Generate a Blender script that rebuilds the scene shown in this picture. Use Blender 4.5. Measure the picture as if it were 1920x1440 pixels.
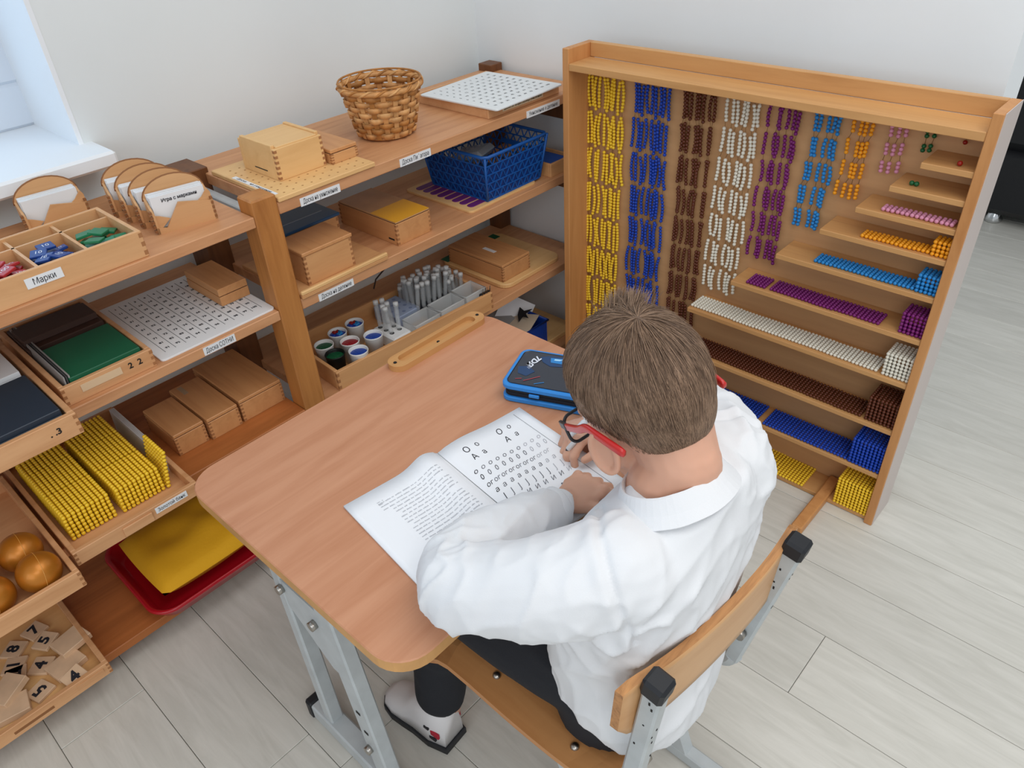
import bpy, bmesh, math, random
from mathutils import Vector, Matrix, noise
for o in list(bpy.data.objects): bpy.data.objects.remove(o)
SC = bpy.context.scene
COL = SC.collection
RND = random.Random(7)
PI = math.pi

# ---------------------------------------------------------------- camera, light, exposure
cam_d = bpy.data.cameras.new('camera'); cam = bpy.data.objects.new('camera', cam_d); COL.objects.link(cam)
cam_d.sensor_width = 36; cam_d.lens = 36 * 1420 / 1920; cam_d.clip_start = 0.02
cam.matrix_world = Matrix(((0.737, -0.368, 0.568, 0), (0.675, 0.462, -0.576, 0), (-0.050, 0.807, 0.588, 1.35), (0, 0, 0, 1)))
SC.camera = cam
W = bpy.data.worlds.new('world'); SC.world = W; W.use_nodes = True
bg = W.node_tree.nodes['Background']; bg.inputs[0].default_value = (0.90, 0.95, 1.0, 1); bg.inputs[1].default_value = 0.58

def area(name, loc, rot, sx, sy, energy, col):
    d = bpy.data.lights.new(name, 'AREA'); d.shape = 'RECTANGLE'; d.size = sx; d.size_y = sy; d.energy = energy; d.color = col
    o = bpy.data.objects.new(name, d); COL.objects.link(o); o.location = loc; o.rotation_euler = rot
    return o
area('ceiling_lamp', (0.35, 0.9, 2.75), (0, 0, 0), 1.8, 1.8, 27, (1.0, 0.97, 0.93))
area('ceiling_lamp', (1.8, -0.9, 2.75), (0, 0, 0), 1.6, 1.6, 28, (1.0, 0.97, 0.93))
area('window_daylight', (-2.05, -0.15, 1.55), (0, -PI / 2, 0), 1.2, 1.2, 6.5, (0.58, 0.81, 1.0))
area('added_camera_side_fill', (0.7, -2.3, 1.7), (math.radians(80), 0, math.radians(12)), 2.4, 1.5, 20, (0.88, 0.94, 1.0))  # free-hanging area light added behind the camera to brighten the back wall
SC.view_settings.view_transform = 'Standard'; SC.view_settings.look = 'None'
SC.view_settings.gamma = 1; SC.view_settings.use_curve_mapping = False
SC.view_settings.exposure = 0.0

# ---------------------------------------------------------------- materials
def lin(c):
    return tuple(((v / 255) / 12.92 if v / 255 <= 0.04045 else ((v / 255 + 0.055) / 1.055) ** 2.4) for v in c) + (1,)
MATS = {}
def mat(name, col, rough=0.5, spec=0.5, bump=0, bscale=60, var=0, vscale=8, metal=0, trans=0, coat=0, sss=0, ior=1.45, alpha=1):
    if name in MATS: return MATS[name]
    m = bpy.data.materials.new(name); m.use_nodes = True; nt = m.node_tree; p = nt.nodes['Principled BSDF']
    p.inputs['Base Color'].default_value = lin(col); p.inputs['Roughness'].default_value = rough
    p.inputs['Specular IOR Level'].default_value = spec; p.inputs['Metallic'].default_value = metal
    p.inputs['Transmission Weight'].default_value = trans; p.inputs['Coat Weight'].default_value = coat
    p.inputs['IOR'].default_value = ior; p.inputs['Alpha'].default_value = alpha
    if sss:
        p.inputs['Subsurface Weight'].default_value = sss; p.inputs['Subsurface Radius'].default_value = (1.0, 0.35, 0.2); p.inputs['Subsurface Scale'].default_value = 0.006
    tc = nt.nodes.new('ShaderNodeTexCoord')
    if var:
        n = nt.nodes.new('ShaderNodeTexNoise'); n.inputs['Scale'].default_value = vscale; n.inputs['Detail'].default_value = 5
        nt.links.new(tc.outputs['Object'], n.inputs['Vector'])
        r = nt.nodes.new('ShaderNodeValToRGB'); r.color_ramp.elements[0].position = 0.3; r.color_ramp.elements[1].position = 0.7
        r.color_ramp.elements[0].color = lin([max(0, c * (1 - var)) for c in col]); r.color_ramp.elements[1].color = lin([min(255, c * (1 + var * 0.6)) for c in col])
        nt.links.new(n.outputs['Fac'], r.inputs['Fac']); nt.links.new(r.outputs['Color'], p.inputs['Base Color'])
    if bump:
        n = nt.nodes.new('ShaderNodeTexNoise'); n.inputs['Scale'].default_value = bscale; n.inputs['Detail'].default_value = 4
        nt.links.new(tc.outputs['Object'], n.inputs['Vector'])
        b = nt.nodes.new('ShaderNodeBump'); b.inputs['Strength'].default_value = bump; b.inputs['Distance'].default_value = 0.002
        nt.links.new(n.outputs['Fac'], b.inputs['Height']); nt.links.new(b.outputs['Normal'], p.inputs['Normal'])
    MATS[name] = m; return m
def wood(name, light, dark, axis='y', scale=1.0, rough=0.45, band=0.5):
    if name in MATS: return MATS[name]
    m = bpy.data.materials.new(name); m.use_nodes = True; nt = m.node_tree; p = nt.nodes['Principled BSDF']
    p.inputs['Roughness'].default_value = rough; p.inputs['Specular IOR Level'].default_value = 0.35
    tc = nt.nodes.new('ShaderNodeTexCoord'); mp = nt.nodes.new('ShaderNodeMapping')
    s = {'x': (1.2, 14, 14), 'y': (14, 1.2, 14), 'z': (14, 14, 1.2)}[axis]
    mp.inputs['Scale'].default_value = [v * scale for v in s]
    nt.links.new(tc.outputs['Object'], mp.inputs['Vector'])
    n = nt.nodes.new('ShaderNodeTexNoise'); n.inputs['Scale'].default_value = 3; n.inputs['Detail'].default_value = 6; n.inputs['Roughness'].default_value = 0.62
    n.inputs['Distortion'].default_value = 0.6
    nt.links.new(mp.outputs['Vector'], n.inputs['Vector'])
    n2 = nt.nodes.new('ShaderNodeTexNoise'); n2.inputs['Scale'].default_value = 2.2; n2.inputs['Detail'].default_value = 2
    nt.links.new(tc.outputs['Object'], n2.inputs['Vector'])
    mx = nt.nodes.new('ShaderNodeMath'); mx.operation = 'MULTIPLY_ADD'; mx.inputs[1].default_value = band; 
    nt.links.new(n2.outputs['Fac'], mx.inputs[0]); nt.links.new(n.outputs['Fac'], mx.inputs[2])
    r = nt.nodes.new('ShaderNodeValToRGB'); e = r.color_ramp.elements
    e[0].position = 0.45; e[1].position = 1.0; e[0].color = lin(dark); e[1].color = lin(light)
    mid = e.new(0.72); mid.color = lin([(a * 0.65 + b * 0.35) for a, b in zip(light, dark)])
    nt.links.new(mx.outputs[0], r.inputs['Fac']); nt.links.new(r.outputs['Color'], p.inputs['Base Color'])
    b = nt.nodes.new('ShaderNodeBump'); b.inputs['Strength'].default_value = 0.08; b.inputs['Distance'].default_value = 0.001
    nt.links.new(n.outputs['Fac'], b.inputs['Height']); nt.links.new(b.outputs['Normal'], p.inputs['Normal'])
    MATS[name] = m; return m

SHELF = wood('beech_shelf', (214, 160, 116), (180, 124, 82), 'y')
POST = wood('pine_post', (196, 134, 72), (150, 92, 42), 'z')
DARKPOST = wood('dark_post', (120, 76, 44), (84, 50, 28), 'z')
CABX = wood('cabinet_beech_x', (210, 160, 104), (184, 132, 80), 'x')
CABZ = wood('cabinet_beech_z', (210, 152, 96), (180, 120, 68), 'z')
CABBACK = wood('cabinet_back_board', (206, 160, 114), (182, 138, 96), 'x', 0.6)
BOXW = wood('box_wood', (216, 164, 112), (192, 136, 86), 'y')
BOXX = wood('box_wood_x', (210, 154, 102), (184, 126, 78), 'x')
PALE = wood('birch_plywood', (232, 190, 132), (214, 166, 108), 'y', 0.8)
TRAYW = wood('tray_wood', (220, 170, 124), (194, 140, 94), 'y')
ENDG = mat('end_grain', (140, 92, 54), 0.7)
JOINT = mat('joint_end_grain', (164, 112, 70), 0.7)
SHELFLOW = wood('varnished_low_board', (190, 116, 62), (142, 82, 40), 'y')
TABLE = wood('table_beech', (204, 150, 117), (184, 126, 92), 'y', 0.9, 0.38, 0.35)
TEDGE = mat('table_edge_band', (200, 150, 92), 0.5, var=0.08, vscale=20)
PLY = wood('seat_plywood', (214, 170, 122), (196, 146, 96), 'y', 0.5, 0.35, 0.3)
PLYSEAT = wood('seat_plywood_x', (206, 150, 96), (180, 120, 70), 'x', 0.6, 0.35, 0.4)
PLYEDGE = wood('plywood_edge', (206, 150, 96), (128, 84, 50), 'y', 3.0)
METAL = mat('grey_painted_metal', (184, 190, 192), 0.4, 0.5, var=0.04, vscale=30)
STEEL = mat('bolt_steel', (170, 165, 158), 0.3, metal=1)
BLACK = mat('black_plastic', (26, 28, 33), 0.5)
HOLE = mat('dark_hole', (30, 26, 24), 0.8)
PAPER = mat('white_paper', (236, 238, 242), 0.75, 0.2)
CARD = mat('white_card', (228, 230, 232), 0.7, 0.2)
INK = mat('ink_black', (46, 46, 52), 0.8, 0.1)
INKG = mat('ink_grey', (182, 184, 190), 0.8, 0.1)
INKB = mat('ink_blue', (52, 56, 110), 0.8, 0.1)
WHITEINK = mat('white_ink', (225, 230, 240), 0.7, 0.1)
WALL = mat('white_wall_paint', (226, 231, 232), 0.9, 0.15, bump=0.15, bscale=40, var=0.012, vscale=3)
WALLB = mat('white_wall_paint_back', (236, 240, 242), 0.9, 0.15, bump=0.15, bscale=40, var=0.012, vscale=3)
REVEAL = mat('window_reveal_white', (236, 240, 244), 0.6)
BEAD = {}
for nm, c in dict(yellow=(248, 206, 50), blue=(18, 66, 178), brown=(96, 46, 26), white=(232, 228, 214), purple=(122, 30, 110), cyan=(38, 136, 208),
                  orange=(246, 164, 30), pink=(222, 150, 178), green=(24, 96, 54), red=(150, 30, 20)).items():
    BEAD[nm] = mat('bead_' + nm, c, 0.28, 0.5)
WIRE = mat('brass_wire', (150, 120, 80), 0.35, metal=0.8)

# ---------------------------------------------------------------- mesh helpers
class MB:
    def __init__(s): s.v = []; s.f = []; s.m = []; s.s = []; s.k = 0
    def add(s, vs, fs, smooth=False):
        b = len(s.v); s.v += [tuple(v) for v in vs]
        for f in fs: s.f.append([i + b for i in f]); s.m.append(s.k); s.s.append(smooth)
        return s
    def mt(s, k): s.k = k; return s
    def obox(s, c, ax, h, bev=0.0):
        c = Vector(c); ax = [Vector(a) for a in ax]
        P = lambda x, y, z: c + ax[0] * x + ax[1] * y + ax[2] * z
        hx, hy, hz = h; b = min(bev, hx * .9, hy * .9, hz * .9)
        if b <= 0:
            vs = [P(x * hx, y * hy, z * hz) for x in (-1, 1) for y in (-1, 1) for z in (-1, 1)]
            return s.add(vs, [(0, 1, 3, 2), (4, 6, 7, 5), (0, 4, 5, 1), (2, 3, 7, 6), (0, 2, 6, 4), (1, 5, 7, 3)])
        vs = []; ix = {}
        for x in (-1, 1):
            for y in (-1, 1):
                for z in (-1, 1):
                    for k in range(3):
                        q = [x * (hx - b), y * (hy - b), z * (hz - b)]; q[k] = (x, y, z)[k] * h[k]
                        ix[x, y, z, k] = len(vs); vs.append(P(*q))
        fs = []
        def quad(l):
            fs.append(l)
        for k in range(3):
            a, bb = [(1, 2), (0, 2), (0, 1)][k]
            for sg in (-1, 1):
                l = []
                for (p, q) in ((-1, -1), (1, -1), (1, 1), (-1, 1)):
                    t = [0, 0, 0]; t[k] = sg; t[a] = p; t[bb] = q; l.append(ix[t[0], t[1], t[2], k])
                quad(l)
            # edges parallel to axis k
            for p in (-1, 1):
                for q in (-1, 1):
                    t0 = [0, 0, 0]; t0[k] = -1; t0[a] = p; t0[bb] = q; t1 = list(t0); t1[k] = 1
                    quad([ix[(*t0, a)], ix[(*t1, a)], ix[(*t1, bb)], ix[(*t0, bb)]])
        for x in (-1, 1):
            for y in (-1, 1):
                for z in (-1, 1): fs.append([ix[x, y, z, 0], ix[x, y, z, 1], ix[x, y, z, 2]])
        return s.add(vs, fs)
    def box(s, x0, x1, y0, y1, z0, z1, bev=0.0):
        return s.obox(((x0 + x1) / 2, (y0 + y1) / 2, (z0 + z1) / 2), ((1, 0, 0), (0, 1, 0), (0, 0, 1)), (abs(x1 - x0) / 2, abs(y1 - y0) / 2, abs(z1 - z0) / 2), bev)
    def bar(s, p0, p1, w, h, up=(0, 0, 1), bev=0.0):
        p0 = Vector(p0); p1 = Vector(p1); d = (p1 - p0); L = d.length; d.normalize(); up = Vector(up)
        sd = d.cross(up); 
        if sd.length < 1e-4: sd = d.cross(Vector((0, 1, 0)))
        sd.normalize(); u = sd.cross(d)
        return s.obox((p0 + p1) / 2, (d, sd, u), (L / 2, w / 2, h / 2), bev)
    def tube(s, path, r, n=8, caps=True, smooth=True, closed=False):
        path = [Vector(p) for p in path]; N = len(path)
        rs = r if isinstance(r, (list, tuple)) else [r] * N
        vs = []; prev = None
        for i, p in enumerate(path):
            if closed: d = path[(i + 1) % N] - path[i - 1]
            else: d = path[min(i + 1, N - 1)] - path[max(i - 1, 0)]
            d.normalize()
            if prev is None:
                a = Vector((0, 0, 1)) if abs(d.z) < 0.9 else Vector((1, 0, 0)); u = d.cross(a).normalized()
            else:
                u = prev - d * prev.dot(d); u = u.normalized() if u.length > 1e-6 else prev
            w = d.cross(u); prev = u
            for k in range(n):
                t = 2 * PI * k / n; vs.append(p + (u * math.cos(t) + w * math.sin(t)) * rs[i])
        fs = []
        for i in range(N if closed else N - 1):
            for k in range(n):
                a = i * n + k; b = i * n + (k + 1) % n; j = ((i + 1) % N) * n
                fs.append((a, b, j + (k + 1) % n, j + k))
        s.add(vs, fs, smooth)
        if caps and not closed:
            b = len(s.v) - N * n
            s.f.append([b + k for k in range(n)][::-1]); s.m.append(s.k); s.s.append(False)
            s.f.append([b + (N - 1) * n + k for k in range(n)]); s.m.append(s.k); s.s.append(False)
        return s
    def lathe(s, prof, c, n=24, smooth=True, cap0=True, cap1=True):
        vs = []
        for (r, z) in prof:
            for k in range(n): t = 2 * PI * k / n; vs.append((c[0] + r * math.cos(t), c[1] + r * math.sin(t), c[2] + z))
        fs = []
        for i in range(len(prof) - 1):
            for k in range(n): fs.append((i * n + k, i * n + (k + 1) % n, (i + 1) * n + (k + 1) % n, (i + 1) * n + k))
        b = len(s.v); s.add(vs, fs, smooth)
        if cap0: s.f.append([b + k for k in range(n)][::-1]); s.m.append(s.k); s.s.append(False)
        if cap1: s.f.append([b + (len(prof) - 1) * n + k for k in range(n)]); s.m.append(s.k); s.s.append(False)
        return s
    def sph(s, c, r, nu=8, nv=6, ax=None):
        ax = ax or (Vector((1, 0, 0)), Vector((0, 1, 0)), Vector((0, 0, 1))); r = r if isinstance(r, (tuple, list)) else (r, r, r); c = Vector(c)
        vs = [c + ax[2] * r[2]]
        for i in range(1, nv):
            t = PI * i / nv
            for k in range(nu):
                a = 2 * PI * k / nu; vs.append(c + ax[0] * (r[0] * math.sin(t) * math.cos(a)) + ax[1] * (r[1] * math.sin(t) * math.sin(a)) + ax[2] * (r[2] * math.cos(t)))
        vs.append(c - ax[2] * r[2]); fs = []
        for k in range(nu):
            fs.append((0, 1 + k, 1 + (k + 1) % nu)); e = len(vs) - 1; b = 1 + (nv - 2) * nu; fs.append((e, b + (k + 1) % nu, b + k))
        for i in range(nv - 2):
            for k in range(nu): a = 1 + i * nu; fs.append((a + k, a + nu + k, a + nu + (k + 1) % nu, a + (k + 1) % nu))
        return s.add(vs, fs, True)
    def prism(s, poly, o, ex, ey, ez, t):
        o = Vector(o); ex = Vector(ex); ey = Vector(ey); ez = Vector(ez); n = len(poly)
        vs = [o + ex * p[0] + ey * p[1] for p in poly] + [o + ex * p[0] + ey * p[1] + ez * t for p in poly]
        fs = [list(range(n))[::-1], list(range(n, 2 * n))] + [(i, (i + 1) % n, n + (i + 1) % n, n + i) for i in range(n)]
        return s.add(vs, fs)
    def mesh(s, name, mats):
        me = bpy.data.meshes.new(name); me.from_pydata(s.v, [], s.f)
        mats = mats if isinstance(mats, (list, tuple)) else [mats]
        for m in mats: me.materials.append(m)
        me.polygons.foreach_set('material_index', s.m); me.polygons.foreach_set('use_smooth', s.s)
        bm = bmesh.new(); bm.from_mesh(me); bmesh.ops.recalc_face_normals(bm, faces=bm.faces); bm.to_mesh(me); bm.free()
        me.update(); return me

ROOTM = {}
def link(name, me, parent=None):
    o = bpy.data.objects.new(name, me); COL.objects.link(o)
    if parent: o.parent = parent
    return o
def rootof(o):
    while o.parent: o = o.parent
    return o
def obj(name, mb, mats, parent=None, local=False):
    """mesh given in world coordinates (or in the thing's own when local) -> ONE object"""
    if parent is not None and not local:
        r = rootof(parent)
        M = ROOTM.get(r.name)
        if M is not None:
            Mi = M.inverted(); mb.v = [tuple(Mi @ Vector(v)) for v in mb.v]
    return link(name, mb.mesh(name, mats), parent)
def tag(o, label=None, cat=None, group=None, kind=None):
    if label: o['label'] = label
    if cat: o['category'] = cat
    if group: o['group'] = group
    if kind: o['kind'] = kind
    return o
def thing(name, label, cat, loc=(0, 0, 0), rz=0.0, group=None):
    o = link(name, None); o.location = loc; o.rotation_euler = (0, 0, rz)
    ROOTM[o.name] = Matrix.Translation(loc) @ Matrix.Rotation(rz, 4, 'Z')
    return tag(o, label, cat, group)
def single(name, mb, mats, loc, label, cat, group=None, rz=0.0):
    """a thing that is one mesh; the mesh is in its own coordinates, its origin goes to loc"""
    o = link(name, mb.mesh(name, mats)); o.location = loc; o.rotation_euler = (0, 0, rz)
    ROOTM[o.name] = Matrix.Translation(loc) @ Matrix.Rotation(rz, 4, 'Z')
    return tag(o, label, cat, group)
def struct(name, mb, mats, parent=None):
    o = obj(name, mb, mats, parent)
    if not parent: o['kind'] = 'structure'
    return o
def dup(root, loc, rz=None, label=None, group=None):
    r = root.copy(); COL.objects.link(r); r.location = loc
    if rz is not None: r.rotation_euler = (0, 0, rz)
    if label: r['label'] = label
    if group: r['group'] = group
    for ch in list(root.children):
        c = ch.copy(); COL.objects.link(c); c.parent = r
        for g in list(ch.children):
            d = g.copy(); COL.objects.link(d); d.parent = c
    ROOTM[r.name] = Matrix.Translation(loc) @ Matrix.Rotation(r.rotation_euler[2], 4, 'Z')
    return r
TXT = {}
def text_mb(s, size, shear=0.0, bold=0.0):
    key = (s, size, shear, bold)
    if key in TXT: return TXT[key]
    cu = bpy.data.curves.new('t', 'FONT'); cu.body = s; cu.size = size; cu.shear = shear; cu.offset = bold; cu.resolution_u = 2
    cu.align_x = 'CENTER'; cu.align_y = 'CENTER'
    o = bpy.data.objects.new('t', cu); COL.objects.link(o)
    me = bpy.data.meshes.new_from_object(o.evaluated_get(bpy.context.evaluated_depsgraph_get()))
    r = ([tuple(v.co) for v in me.vertices], [tuple(p.vertices) for p in me.polygons])
    bpy.data.objects.remove(o); bpy.data.curves.remove(cu); bpy.data.meshes.remove(me)
    TXT[key] = r; return r
def put_text(mb, s, size, o, ex, ey, width=None, shear=0.0, bold=0.0, lift=0.0004):
    vs, fs = text_mb(s, size, shear, bold)
    if not vs: return mb
    o = Vector(o); ex = Vector(ex).normalized(); ey = Vector(ey).normalized(); n = ex.cross(ey)
    k = 1.0
    if width:
        xs = [v[0] for v in vs]; w = max(xs) - min(xs); k = width / w if w > 0 else 1
    return mb.add([o + ex * (v[0] * k) + ey * v[1] + n * lift for v in vs], fs)
def label_strip(parent, c, ex, ey, w, h, s, ink=None, paper=None, size=None, name='paper_label', twidth=0.86):
    ex = Vector(ex).normalized(); ey = Vector(ey).normalized(); n = ex.cross(ey); c = Vector(c)
    p = obj(name, MB().obox(c + n * 0.0005, (ex, ey, n), (w / 2, h / 2, 0.0005)), paper or CARD, parent)
    if s: obj('lettering', put_text(MB(), s, size or h * 0.85, c + n * 0.0011, ex, ey, w * twidth), ink or INK, p)
    return p
# ---------------------------------------------------------------- the room
FLOORM = bpy.data.materials.new('floor_laminate'); FLOORM.use_nodes = True
def _floor():
    nt = FLOORM.node_tree; p = nt.nodes['Principled BSDF']; p.inputs['Roughness'].default_value = 0.38; p.inputs['Specular IOR Level'].default_value = 0.35
    tc = nt.nodes.new('ShaderNodeTexCoord'); oi = nt.nodes.new('ShaderNodeObjectInfo')
    mp = nt.nodes.new('ShaderNodeMapping'); mp.inputs['Scale'].default_value = (2.0, 16, 16)
    ad = nt.nodes.new('ShaderNodeVectorMath'); ad.operation = 'ADD'
    nt.links.new(tc.outputs['Object'], ad.inputs[0]); nt.links.new(oi.outputs['Random'], ad.inputs[1]); nt.links.new(ad.outputs[0], mp.inputs['Vector'])
    n = nt.nodes.new('ShaderNodeTexNoise'); n.inputs['Scale'].default_value = 2.6; n.inputs['Detail'].default_value = 7; n.inputs['Roughness'].default_value = 0.65; n.inputs['Distortion'].default_value = 0.8
    nt.links.new(mp.outputs['Vector'], n.inputs['Vector'])
    r = nt.nodes.new('ShaderNodeValToRGB'); r.color_ramp.elements[0].position = 0.3; r.color_ramp.elements[1].position = 0.72
    r.color_ramp.elements[0].color = lin((198, 196, 187)); r.color_ramp.elements[1].color = lin((217, 215, 207))
    nt.links.new(n.outputs['Fac'], r.inputs['Fac'])
    hs = nt.nodes.new('ShaderNodeHueSaturation'); ma = nt.nodes.new('ShaderNodeMath'); ma.operation = 'MULTIPLY_ADD'; ma.inputs[1].default_value = 0.1; ma.inputs[2].default_value = 0.95
    nt.links.new(oi.outputs['Random'], ma.inputs[0]); nt.links.new(ma.outputs[0], hs.inputs['Value']); nt.links.new(r.outputs['Color'], hs.inputs['Color'])
    nt.links.new(hs.outputs['Color'], p.inputs['Base Color'])
_floor()
GROOVE = mat('floor_groove', (138, 133, 124), 0.8)
floor = struct('floor', MB().box(-1.93, 1.6, -1.0, 5.0, -0.06, -0.006), GROOVE)
row = 0; y = 0.915 - 0.164 * 11
starts = {0.915: -0.216, -0.069: -1.18}
while y < 4.98:
    s = None
    for k in starts:
        if abs(k - y) < 0.02: s = starts[k]
    if s is None: s = -0.92 + ((row * 0.517 + 0.33) % 0.42)
    while s > -1.93: s -= 1.29
    while s < 1.6:
        a = max(s, -1.93); b = min(s + 1.29, 1.6)
        if b - a > 0.03: obj('plank', MB().box(a + 0.0005, b - 0.0005, y + 0.0005, min(y + 0.1635, 5.0), -0.006, 0, 0.0009), FLOORM, floor)
        s += 1.29
    y += 0.164; row += 1

WX = -1.66; WT = -1.96
wl = MB()
wl.box(WT, WX, -1.0, 1.76, -0.06, 0.862); wl.box(WT, WX, -1.0, 1.76, 2.05, 2.8); wl.box(WT, WX, 0.513, 1.76, 0.862, 2.05); wl.box(WT, WX, -1.0, -0.75, 0.862, 2.05)
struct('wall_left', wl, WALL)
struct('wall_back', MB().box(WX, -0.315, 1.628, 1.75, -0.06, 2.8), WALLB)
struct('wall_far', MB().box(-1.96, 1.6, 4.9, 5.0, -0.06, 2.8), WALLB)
win = MB(); 
for (a, b, c, d) in ((-0.75, 0.513, 0.892, 0.98), (-0.75, 0.513, 1.97, 2.05), (0.43, 0.513, 0.98, 1.97), (-0.75, -0.67, 0.98, 1.97), (-0.16, -0.08, 0.98, 1.97)):
    win.box(-1.95, -1.89, a, b, c, d, 0.006)
window = struct('window_1', win, mat('window_frame_white', (216, 224, 234), 0.4))
GLASS = mat('window_glass', (235, 245, 255), 0.02, trans=1.0, ior=1.02)
obj('pane', MB().box(-1.925, -1.92, -0.08, 0.43, 0.98, 1.97), GLASS, window); obj('pane', MB().box(-1.925, -1.92, -0.67, -0.16, 0.98, 1.97), GLASS, window)
obj('window_sill', MB().box(-1.95, -1.562, -0.82, 0.535, 0.862, 0.892, 0.005), REVEAL, window)
obj('window_reveal', MB().box(-1.95, WX + 0.001, 0.505, 0.514, 0.892, 2.05).box(-1.95, WX + 0.001, -0.751, -0.742, 0.892, 2.05).box(-1.95, WX + 0.001, -0.75, 0.513, 2.042, 2.051), REVEAL, window)

# black sofa beyond the end of the wall
LEATHER = mat('black_leather', (20, 21, 25), 0.42, bump=0.2, bscale=90)
t = thing('sofa', 'black leather sofa corner on a chrome foot beyond the end of the white wall', 'sofa', (0.2, 3.62, 0))
obj('base', MB().box(-0.80, 1.2, 3.29, 4.02, 0.036, 0.3, 0.03), LEATHER, t)
obj('armrest', MB().box(-0.82, -0.40, 3.27, 4.02, 0.28, 0.62, 0.05), LEATHER, t)
obj('seat_cushion', MB().box(-0.39, 1.2, 3.25, 3.82, 0.3, 0.44, 0.05), LEATHER, t)
obj('backrest', MB().box(-0.39, 1.2, 3.77, 4.04, 0.3, 0.82, 0.06), LEATHER, t)
for (fx, fy) in ((-0.545, 3.34), (1.1, 3.34), (-0.545, 3.97), (1.1, 3.97)):
    obj('foot', MB().lathe([(0.03, 0), (0.034, 0.012), (0.022, 0.03), (0.022, 0.062)], (fx, fy, 0), 14), mat('chrome', (210, 212, 214), 0.12, metal=1), t)

# ---------------------------------------------------------------- shelf unit along the window wall
su = thing('shelf_unit', 'long open wooden shelf unit with a thick middle post under the window wall', 'shelf', (-1.42, 0.65, 0))
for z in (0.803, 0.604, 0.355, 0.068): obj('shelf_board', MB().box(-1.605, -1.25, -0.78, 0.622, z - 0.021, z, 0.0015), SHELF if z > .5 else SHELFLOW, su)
for z in (0.813, 0.606, 0.345, 0.07): obj('shelf_board', MB().box(-1.605, -1.25, 0.675, 1.612, z - 0.0235, z, 0.0015), SHELF, su)
obj('post', MB().box(-1.30, -1.248, 0.6225, 0.6745, 0, 0.832, 0.003), POST, su)
for (a, b, c, d, z) in ((-1.60, -1.515, 0.63, 0.683, 0.825), (-1.605, -1.555, 1.572, 1.618, 0.832), (-1.60, -1.55, -0.81, -0.76, 0.82)):
    obj('post', MB().box(a, b, c, d, 0, z, 0.002), DARKPOST, su)
obj('post', MB().box(-1.30, -1.25, -0.83, -0.78, 0, 0.832, 0.003), POST, su)
obj('post', MB().box(-1.29, -1.25, 1.575, 1.612, 0, 0.789, 0.003), DARKPOST, su)
obj('end_rail', MB().box(-1.56, -1.30, 0.648, 0.668, 0.762, 0.786, 0.002), METAL, su)
obj('end_rail', MB().box(-1.555, -1.27, 1.58, 1.602, 0.725, 0.789, 0.002), DARKPOST, su)
for z in (0.555, 0.30): obj('end_rail', MB().box(-1.515, -1.30, 0.64, 0.66, z - 0.012, z + 0.012, 0.002), METAL, su)
for z in (0.555, 0.30): obj('end_rail', MB().box(-1.555, -1.27, 1.58, 1.602, z - 0.02, z + 0.025, 0.002), DARKPOST, su)
YD = (0, 1, 0); ZD = (0, 0, 1); XD = (1, 0, 0); NX = (-1, 0, 0)
for (yc, z, w, s) in ((0.769, 0.797, 0.094, 'Доска на умножение'), (1.017, 0.7985, 0.088, 'Доска Пифагора'), (1.437, 0.797, 0.124, 'Умножение и деление'), (0.76, 0.591, 0.09, 'Доска на деление'), (0.487, 0.594, 0.066, 'Доска СОТНИ')):
    label_strip(su, (-1.2499, yc, z), YD, ZD, w, 0.0165, s)
obj('finger_slot', MB().box(-1.2505, -1.2494, -0.102, -0.04, 0.054, 0.061), ENDG, su)

# ---------------------------------------------------------------- bead cabinet
CX0, CX1, CY0, CY1, CH = -1.182, -0.265, 1.43, 1.53, 0.945
cb = thing('bead_cabinet', 'tall wooden bead cabinet with stepped shelves standing against the back wall', 'cabinet', ((CX0 + CX1) / 2, 1.48, 0))
obj('side_panel', MB().box(CX0, CX0 + 0.018, CY0, CY1, 0.0, CH, 0.0012), CABZ, cb)
obj('side_panel', MB().box(CX1 - 0.018, CX1, CY0, CY1, 0.0, CH, 0.0012), CABZ, cb)
obj('side_laminate', MB().box(CX1, CX1 + 0.0012, CY0 + 0.004, CY1, 0.0, CH), mat('grey_laminate', (206, 194, 188), 0.5), cb)
obj('back_panel', MB().box(CX0 + 0.018, CX1 - 0.018, 1.516, CY1, 0.0, 0.90), CABBACK, cb)
obj('head_board', MB().box(CX0 + 0.018, CX1 - 0.018, 1.512, CY1, 0.913, CH, 0.0012), CABX, cb)
obj('top_shelf', MB().box(CX0 + 0.018, CX1 - 0.018, CY0 + 0.001, 1.512, 0.897, 0.913, 0.0012), CABX, cb)
STEPS = [('red', 1, 0.844, -0.37), ('green', 2, 0.792, -0.412), ('pink', 3, 0.738, -0.463), ('orange', 4, 0.677, -0.522), ('cyan', 5, 0.598, -0.603),
         ('purple', 6, 0.503, -0.697), ('white', 7, 0.396, -0.80), ('brown', 8, 0.272, -0.94), ('blue', 9, 0.146, -1.06), ('yellow', 10, 0.012, CX0 + 0.018)]
SHY = 1.434
for (c, n, z, x0) in STEPS:
    obj('shelf', MB().box(x0, CX1 - 0.018, SHY if n < 10 else 1.44, 1.516, z - 0.011, z, 0.001), CABX, cb)
obj('support_foot', MB().box(-0.401, -0.375, 1.298, 1.512, 0.0, 0.024, 0.003), CABZ, cb)
obj('support_foot', MB().box(-1.08, -1.055, 1.298, 1.512, 0.0, 0.024, 0.003), CABZ, cb)

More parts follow.
